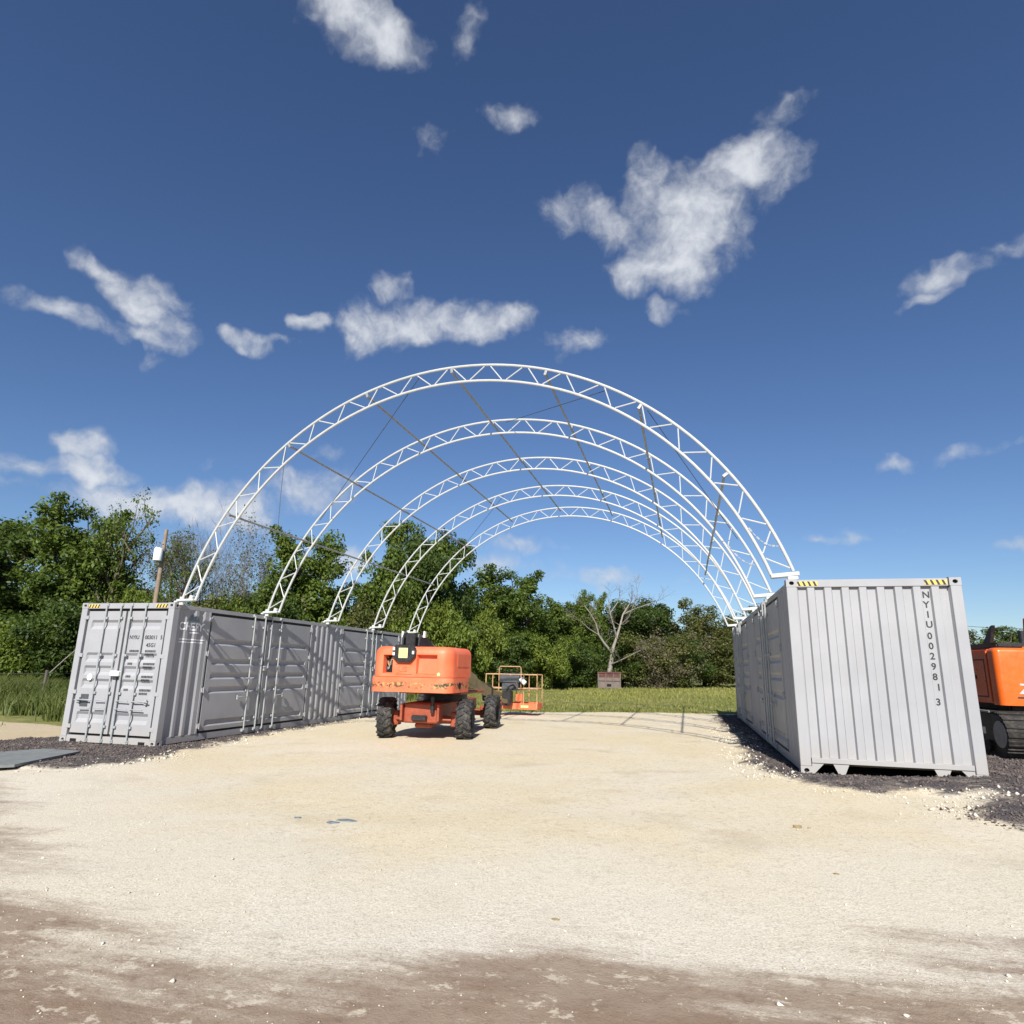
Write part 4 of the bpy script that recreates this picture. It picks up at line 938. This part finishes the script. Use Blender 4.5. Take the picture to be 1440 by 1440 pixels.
q = field(9000, (-15, -8.6, -.4, 4.5), 43, lambda x, y: np.clip(vnoise(x,y,1.1,38)*3.2-.45, 0, 1))
blades('weed_patches', q, .05+.12*np.random.RandomState(3).rand(len(q)), np.full(len(q), .010), 'grass_tall', 'low weeds in patches on the bare soil left of the container', 'weeds', 3)
q = field(7000, (-5.5, 7.5, 13.2, 14.8), 44, lambda x, y: np.clip(.6-np.abs(poly_sd(x,y,PAD))*1.6+vnoise(x,y,.8,39), 0, .8))
blades('edge_weeds', q, .04+.10*np.random.RandomState(4).rand(len(q)), np.full(len(q), .014), 'grass_blade', 'weeds along the far edge of the limestone pad', 'weeds', 4)

# ------------------------------------------------------------------ trees
def leaf_cloud(cent, rad, n, size, r, flat=.8, droop=0.):
    """leaf quads around clump centres: cent (k,3), rad (k,); n leaves per clump"""
    k = len(cent); d = r.randn(k, n, 3); d /= np.linalg.norm(d, axis=2, keepdims=True); rr_ = (r.rand(k, n, 1))**.45
    P = cent[:,None]+d*rr_*rad[:,None,None]*np.array([1,1,flat]); P = P.reshape(-1,3); d = d.reshape(-1,3); N = len(P)
    nn = d*.5+r.randn(N,3)*.6+np.array([0,0,.55]); nn /= np.linalg.norm(nn, axis=1, keepdims=True)
    t_ = np.cross(nn, r.randn(N,3)); t_ /= np.linalg.norm(t_, axis=1, keepdims=True)+1e-9; b = np.cross(nn, t_)
    s = size*(.6+.8*r.rand(N,1)); fold = nn*s*.18
    V = np.stack([P-t_*s, P-b*s*.55+fold, P+t_*s, P+b*s*.55+fold], 1)
    tint = np.clip(np.repeat(r.rand(k), n)*.55+r.rand(N)*.45, 0, 1)
    return V.reshape(-1,3), np.repeat(tint, 4)
def limbs(seed, H_, spread, base, n1=9, n2=5, up=.55, lean=0.):
    """trunk and branches as polylines with radii, plus the branch ends"""
    r = np.random.RandomState(seed); out = []; ends = []
    tp = [np.array([0,0,-.3])]; p = np.zeros(3)
    for i in range(7):
        p = p+np.array([r.randn()*.16+lean, r.randn()*.16, H_*.82/7]); tp.append(p.copy())
    tr = np.linspace(.024*H_, .0012*H_, len(tp)); out.append((tp, tr)); ends.append((tp[-1], .0))
    tp_ = np.array(tp)
    for k in range(n1):
        f = base+(1-base)*((k+.6*r.rand())/n1)*.95; q = f*(len(tp)-2); i = int(q); st = tp_[i]+(tp_[i+1]-tp_[i])*(q-i)
        az = k*2.4+r.rand()*.8; ln = spread*(1.05-.65*abs(f-.42)**1.1)*(.75+.4*r.rand()); dz = up*(.3+.9*r.rand())
        d = np.array([math.cos(az), math.sin(az), dz]); d /= np.linalg.norm(d); pts = [st]; c = st.copy()
        for j in range(4): d = d+r.randn(3)*.16+np.array([0,0,.06]); d /= np.linalg.norm(d); c = c+d*ln/4; pts.append(c.copy())
        out.append((pts, np.linspace(.011*H_, .003*H_, 5))); ends.append((pts[-1], f)); ends.append((pts[-2], f))
        for m_ in range(n2):
            g = 1+int(r.rand()*3); s0 = np.array(pts[g]); dd = d*.5+r.randn(3)*.75+np.array([0,0,.25]); dd /= np.linalg.norm(dd); l2 = ln*(.28+.35*r.rand()); q2 = [s0, s0+dd*l2*.5+r.randn(3)*.08, s0+dd*l2]
            out.append((q2, np.linspace(.0045*H_, .0012*H_, 3))); ends.append((q2[-1], f)); ends.append((q2[1], f))
    return out, np.array([e[0] for e in ends])
TREE_MESH = {}
def proto(key, seed, H_=10., spread=3.6, base=.25, n1=10, n2=5, clump=.85, leaves=150, size=.13, leaf='leaf_green', flat=.8, up=.55, sparse=1., extra=30, sides=5):
    out, ends = limbs(seed, H_, spread, base, n1, n2, up); m = MB(); r = np.random.RandomState(seed+100)
    for pts, rad in out: m.tube([tuple(p) for p in pts], [float(x) for x in rad], sides if len(pts) > 5 else 4, cap=False)
    tm = m.mesh('trunk_'+key, 'bark', smooth='all', recalc=False)
    ends = ends[r.rand(len(ends)) < sparse]
    if extra:
        c0 = ends[r.randint(len(ends), size=extra)]+r.randn(extra,3)*clump*.8; ends = np.concatenate([ends, c0])
    V, tint = leaf_cloud(ends, clump*(.6+.7*r.rand(len(ends))), leaves, size, r, flat)
    cm = np_mesh('crown_'+key, V, np.arange(len(V)).reshape(-1,4), leaf, dict(tint=tint))
    top = np.percentile(V[:,2], 99.7); rx = np.percentile(np.abs(V[:,0]), 98); tc_ = V[V[:,2] > np.percentile(V[:,2], 96)].mean(0); TREE_MESH[key] = (tm, cm, top, rx, math.degrees(math.atan2(tc_[1], tc_[0])))
proto('oak', 1, 10, 3.7, .22, 12, 5, .66, 130, .11)
proto('elm', 2, 10, 3.3, .20, 12, 5, .60, 130, .105, 'leaf_green', up=.8)
proto('hackberry', 3, 10, 3.8, .30, 10, 5, .64, 120, .11, 'leaf_bright', up=.5)
proto('dark', 4, 10, 3.8, .12, 14, 5, .70, 130, .11, 'leaf_dark')
proto('olive', 5, 8, 4.0, .10, 13, 5, .80, 150, .10, 'leaf_olive', up=.45)
proto('wispy', 6, 10, 3.0, .30, 10, 5, .55, 26, .085, 'leaf_green', up=1.0, extra=0)
proto('bush', 7, 4, 2.3, .05, 12, 4, .62, 120, .085, 'leaf_bright', up=.7)
proto('bush2', 8, 4, 2.4, .05, 12, 4, .62, 120, .085, 'leaf_dark', up=.7)
proto('bush3', 9, 4, 2.4, .05, 12, 4, .60, 110, .085, 'leaf_olive', up=.6)
proto('brush', 10, 4, 2.6, .05, 14, 6, .5, 30, .07, 'leaf_dry', up=.5)
CN = {'oak':'broadleaf_tree','elm':'broadleaf_tree','hackberry':'broadleaf_tree','dark':'broadleaf_tree','olive':'broadleaf_tree','wispy':'sparse_tree','bush':'shrub','bush2':'shrub','bush3':'shrub','brush':'dry_shrub'}
def plant(key, px, top_py, Yd, width_px, rot, label, cat='tree', group=None, name=None, ctr=None):
    tm, cm, top, rx, ta = TREE_MESH[key]; p = atY(px, top_py, Yd)
    if ctr is not None: rot = ctr*90 + math.degrees(math.atan2(p.y-CAM.y, p.x-CAM.x))-90 - ta   # its top stands over its foot as seen along the view
    D = (Vector((p.x, p.y, 0))-Vector((CAM.x, CAM.y, 0))).dot(Vector((_f.x, _f.y, 0)).normalized())
    g = gh(p.x, Yd); hs = (p.z-g)/top; ws = width_px/2*D/FPX/rx
    o = thing(name or CN[key], label, cat, (p.x, Yd, g), R(rot), group); o.scale = (ws, ws, hs)
    put('trunk', tm, o); put('crown', cm, o); return o
plant('dark', 10, 738, 20, 190, 0, 'dense dark tree at the far left end of the tree line')
plant('oak', -70, 715, 22, 200, 60, 'broad dark green tree beyond the dense one at the left end of the line')
plant('elm', 122, 703, 20, 150, 40, 'tall leafy tree with ragged top rising behind the left container, left of the utility pole', ctr=1)
plant('wispy', 188, 690, 21, 110, 10, 'sparse-leaved tree with see-through top beside the utility pole')
plant('oak', 165, 785, 22, 150, 200, 'lower green tree filling the gap left of the utility pole')
plant('wispy', 268, 745, 22, 90, 100, 'thin sparse tree just right of the utility pole')
plant('elm', 438, 752, 27, 125, 120, 'clumpy green tree between the second and third arch feet on the left', ctr=-1)
plant('oak', 565, 733, 33, 130, 20, 'tallest green tree behind the left feet of the rear arches', ctr=1)
plant('dark', 625, 752, 35, 95, 75, 'dark tree leaning out behind the rearmost arch', ctr=1)
plant('oak', 505, 822, 31, 90, 300, 'lower dark tree between the third and fourth arch feet')
plant('elm', 715, 797, 44, 122, 250, 'full round-topped green tree behind the basket of the lift', ctr=1)
plant('hackberry', 655, 822, 42, 100, 30, 'bright green tree low behind the turret of the lift')
plant('elm', 800, 845, 52, 80, 90, 'slim green tree left of the pale dead tree')
plant('elm', 832, 832, 55, 50, 15, 'narrow tree with a tuft at the top directly behind the pale dead tree', ctr=1)
plant('dark', 905, 845, 56, 100, 10, 'dark evergreen tree right behind the bare branches of the dead tree')
plant('olive', 985, 850, 58, 125, 0, 'olive brown tree left of the feet of the right container arches')
plant('olive', 1050, 846, 60, 110, 140, 'olive tree partly hidden by the right container')
plant('oak', 1395, 882, 62, 90, 40, 'distant green tree showing above the excavator'); plant('olive', 1320, 890, 66, 120, 80, 'distant tree hidden mostly behind the right container'); plant('dark', 1470, 886, 64, 110, 10, 'distant dark tree beyond the excavator at the field edge')
plant('oak', 350, 850, 27, 140, 15, 'low green tree under the twiggy bare trees behind the left container')
plant('dark', 400, 838, 33, 150, 45, 'dark tree in the back of the thicket behind the second arch foot')
plant('oak', 290, 842, 29, 130, 95, 'shadowy green tree behind the front left arch foot')
plant('dark', 760, 852, 60, 130, 120, 'dark tree deep behind the slim tree at the field edge')
plant('dark', 870, 872, 64, 160, 200, 'dark tree deep in the thicket behind the metal crate')
plant('oak', 560, 830, 42, 140, 160, 'dark green tree low in the thicket behind the lift turret')
for k, (key, px, py, Yd, w, lab) in enumerate((('oak', 1560, 868, 62, 150, 'distant green tree right of the dark tree beyond the excavator'), ('olive', 1680, 872, 60, 150, 'distant olive tree at the right end of the field edge'), ('elm', 1800, 850, 58, 150, 'distant leafy tree right of the olive one at the field edge'),
        ('dark', 1950, 850, 52, 200, 'distant dark tree far right along the field edge'), ('oak', 2150, 835, 46, 220, 'broad green tree closing the right end of the tree line'), ('bush2', 1260, 898, 64, 110, 'dark green bush behind the right container'), ('bush3', 1140, 893, 62, 110, 'olive green bush behind the right container'))):
    plant(key, px, py, Yd, w, k*50, lab, 'tree' if 'tree' in lab else 'shrub')
SH = [('bush2', -20, 860, 17, 150), ('bush', 60, 868, 16.5, 120), ('bush2', 130, 850, 17.5, 130), ('bush', 205, 830, 19, 110), ('bush3', 265, 835, 21, 110), ('bush', 330, 845, 23, 100), ('bush2', 395, 838, 24, 110), ('bush', 455, 848, 27, 90), ('bush3', 515, 850, 29, 90),
      ('bush', 575, 852, 32, 90), ('bush', 630, 850, 34, 90), ('bush', 668, 862, 37, 80), ('bush2', 715, 888, 40, 80), ('bush', 760, 893, 43, 80), ('bush2', 795, 905, 47, 70), ('bush', 815, 898, 50, 70), ('bush2', 885, 895, 50, 75), ('bush3', 925, 892, 50, 85), ('bush2', 965, 900, 53, 80), ('bush3', 1005, 895, 55, 80), ('bush2', 1040, 900, 57, 70), ('bush2', 840, 908, 52, 80), ('bush3', 740, 915, 46, 80), ('bush2', 690, 905, 42, 90)]
WHERE = ['at the far left end of the tree line', 'above the old wire fence posts', 'left of the bare trunk behind the container doors', 'at the foot of the utility pole', 'behind the front left arch foot', 'under the twiggy bare tree', 'between the first and second left arch feet', 'just right of the second left arch foot', 'behind the third left arch foot',
 'behind the fourth left arch foot', 'behind the rearmost left arch foot', 'over the turret of the lift', 'behind the right shoulder of the lift turret', 'behind the basket of the lift', 'right of the lift basket', 'left of the dead tree branches', 'right of the metal crate', 'behind the dry brush pile', 'right of the dry brush pile', 'under the olive brown tree',
 'beside the far corner of the right container', 'directly behind the metal crate', 'low behind the basket rails', 'low behind the lift control console']
for i, (k, px, py, Yd, w) in enumerate(SH):
    lab = {'bush':'bright green shrub ', 'bush2':'dark green shrub ', 'bush3':'olive green shrub '}[k]+WHERE[i]
    plant(k, px, py, Yd, w, i*67, lab, 'shrub', 'shrubs along the tree line')
plant('brush', 945, 885, 51, 110, 30, 'drooping grey brown brush pile right of the metal crate', 'shrub'); plant('brush', 925, 905, 49, 80, 130, 'low dry brush spilling onto the grass beside the brush pile', 'shrub')
# bare trees: branching twigs
def bare(name, label, px, base_py, Yd, top_py, width_px, seed, mat, depth=5, forks=3, trunk_r=.13, leaves=0, splay=.55, multi=1, zbase=None):
    p = atY(px, top_py, Yd); g = gh(p.x, Yd); H_ = p.z-g
    D = (Vector((p.x, p.y, 0))-Vector((CAM.x, CAM.y, 0))).dot(Vector((_f.x, _f.y, 0)).normalized()); half = width_px/2*D/FPX
    r = random.Random(seed); o = thing(name, label, 'tree', (p.x, Yd, g)); trunk = MB(); tw = MB(); tips = []
    def grow(p, d, ln, rad, lv):
        m = MB(); pts = [p]; q = Vector(p); dd = Vector(d); n = 4 if lv < 2 else 3
        for i in range(n):
            dd = (dd+Vector((r.gauss(0,.13), r.gauss(0,.13), r.gauss(.02,.08)))).normalized(); q = q+dd*ln/n; pts.append(q.copy())
        rads = [rad*(1-.45*i/n) for i in range(n+1)]
        (trunk if lv < 2 else tw).tube(pts, rads, 7 if lv < 2 else (4 if lv < 4 else 3), cap=False)
        if lv >= depth-1: tips.append(q)
        if lv >= depth: return
        for k in range(forks+(1 if lv > 1 else 0)):
            a = pts[r.choice([n, n, n-1, max(1, n-2)])]; e = Vector((r.gauss(0,1), r.gauss(0,1), r.gauss(.25,.6))).normalized()
            grow(a, (dd*(1-splay)+e*splay).normalized(), ln*r.uniform(.55,.82), max(.007, rad*.55*r.uniform(.7,1.1)), lv+1)
    for k in range(multi):
        a = 2*math.pi*k/multi+r.random(); d0 = Vector((math.cos(a)*.35*(multi > 1), math.sin(a)*.35*(multi > 1), 1)).normalized()
        grow(Vector((math.cos(a)*.25*(multi > 1), math.sin(a)*.25*(multi > 1), -.2)), d0, H_*.34, trunk_r, 0)
    for mb in (trunk, tw):
        xs = [abs(v[0]) for v in mb.v]
    mz_ = max(v[2] for v in tw.v); mx_ = sorted(abs(v[0]) for v in tw.v)[int(len(tw.v)*.97)]
    fz_, fx_ = H_/mz_, half/mx_
    for mb in (trunk, tw): mb.v = [(v[0]*fx_, v[1]*fx_, v[2]*fz_) for v in mb.v]
    trunk.build('trunk', mat, o, smooth='all', recalc=False); tw.build('branches', 'twig_grey', o, smooth='all', recalc=False)
    if leaves:
        c = np.array([(t_.x*fx_, t_.y*fx_, t_.z*fz_) for t_ in tips]); V, ti = leaf_cloud(c, np.full(len(c), .35), leaves, .075, np.random.RandomState(seed))
        put('crown', np_mesh('crown', V, np.arange(len(V)).reshape(-1,4), 'leaf_olive', dict(tint=ti)), o)
    return o
def dead_tree():
    Yd = 49.5; p0 = atY(857, 940, Yd); g = gh(p0.x, Yd); o = thing('dead_tree', 'pale dead tree with bare forked branches standing over the metal crate', 'tree', (p0.x, Yd, g))
    r = random.Random(21); tk, br = MB(), MB()
    def L_(pl): return [atY(x, y, Yd+dy)-Vector((p0.x, Yd, g)) for x, y, dy in pl]
    LM_ = [([(856,962,0),(857,945,0),(860,928,0),(862,912,.1)], .26, .19), ([(862,912,.1),(867,897,.3),(872,880,.5),(876,864,.8),(886,848,1)], .15, .05), ([(861,918,.1),(850,905,-.3),(842,893,-.6),(838,877,-1),(830,862,-1.3),(822,852,-1.5)], .12, .035),
           ([(867,897,.3),(863,880,-.4),(858,862,-.7),(856,846,-.8)], .09, .03), ([(876,864,.8),(893,856,1.6),(908,851,2),(922,846,2.2)], .07, .025), ([(858,935,0),(872,929,-1),(888,921,-1.8),(902,914,-2.2)], .08, .03), ([(872,880,.5),(884,868,-.6),(893,846,-1),(896,834,-1)], .06, .02), ([(842,893,-.6),(828,884,-1.5),(815,872,-2)], .06, .02), ([(858,862,-.7),(868,848,-.2),(872,838,0)], .05, .02)]
    def twig(p, d, ln, rad, lv):
        q = p; pts = [p]
        for i in range(3): d = (d+Vector((r.gauss(0,.2), r.gauss(0,.2), r.gauss(.05,.12)))).normalized(); q = q+d*ln/3; pts.append(q)
        br.tube(pts, [rad, rad*.8, rad*.6, rad*.35], 4, cap=False)
        if lv < 3:
            for k in range(3): twig(pts[r.choice((1,2,3))], (d+Vector((r.gauss(0,.6), r.gauss(0,.6), r.gauss(.1,.4)))).normalized(), ln*r.uniform(.5,.8), rad*.6, lv+1)
    for j, (pl_, r0, r1) in enumerate(LM_):
        P_ = L_(pl_); n = len(P_); tk.tube(P_, [r0+(r1-r0)*i/(n-1) for i in range(n)], 8, cap=False)
        if j:
            for i in range(1, n):
                for k in range(2): twig(P_[i], ((P_[i]-P_[i-1]).normalized()+Vector((r.gauss(0,.6), r.gauss(0,.6), r.gauss(.1,.4)))).normalized(), r.uniform(.55,1.15), max(.018, r1*.7), 0 if i > 1 else 1)
    tk.build('trunk', 'bark_pale', o, smooth='all', recalc=False); br.build('branches', 'twig_grey', o, smooth='all', recalc=False)
dead_tree()
bare('bare_tree', 'twiggy bare tree rising behind the front left arch foot', 318, 850, 25, 712, 120, 12, 'twig_grey', 5, 3, .10, 0, .42, 4)
bare('bare_tree', 'twiggy bare tree just left of the clumpy green tree', 378, 850, 26, 722, 100, 13, 'twig_grey', 5, 3, .09, 1, .42, 4)
bare('bare_tree', 'thin bare tree with few leaves right of the utility pole', 252, 850, 23, 742, 80, 14, 'twig_grey', 5, 3, .08, 2, .42, 2)
bare('bare_tree', 'leafless twigs rising above the sparse-leaved tree', 165, 850, 23.5, 688, 70, 15, 'twig_grey', 4, 3, .08, 1, .40, 2)
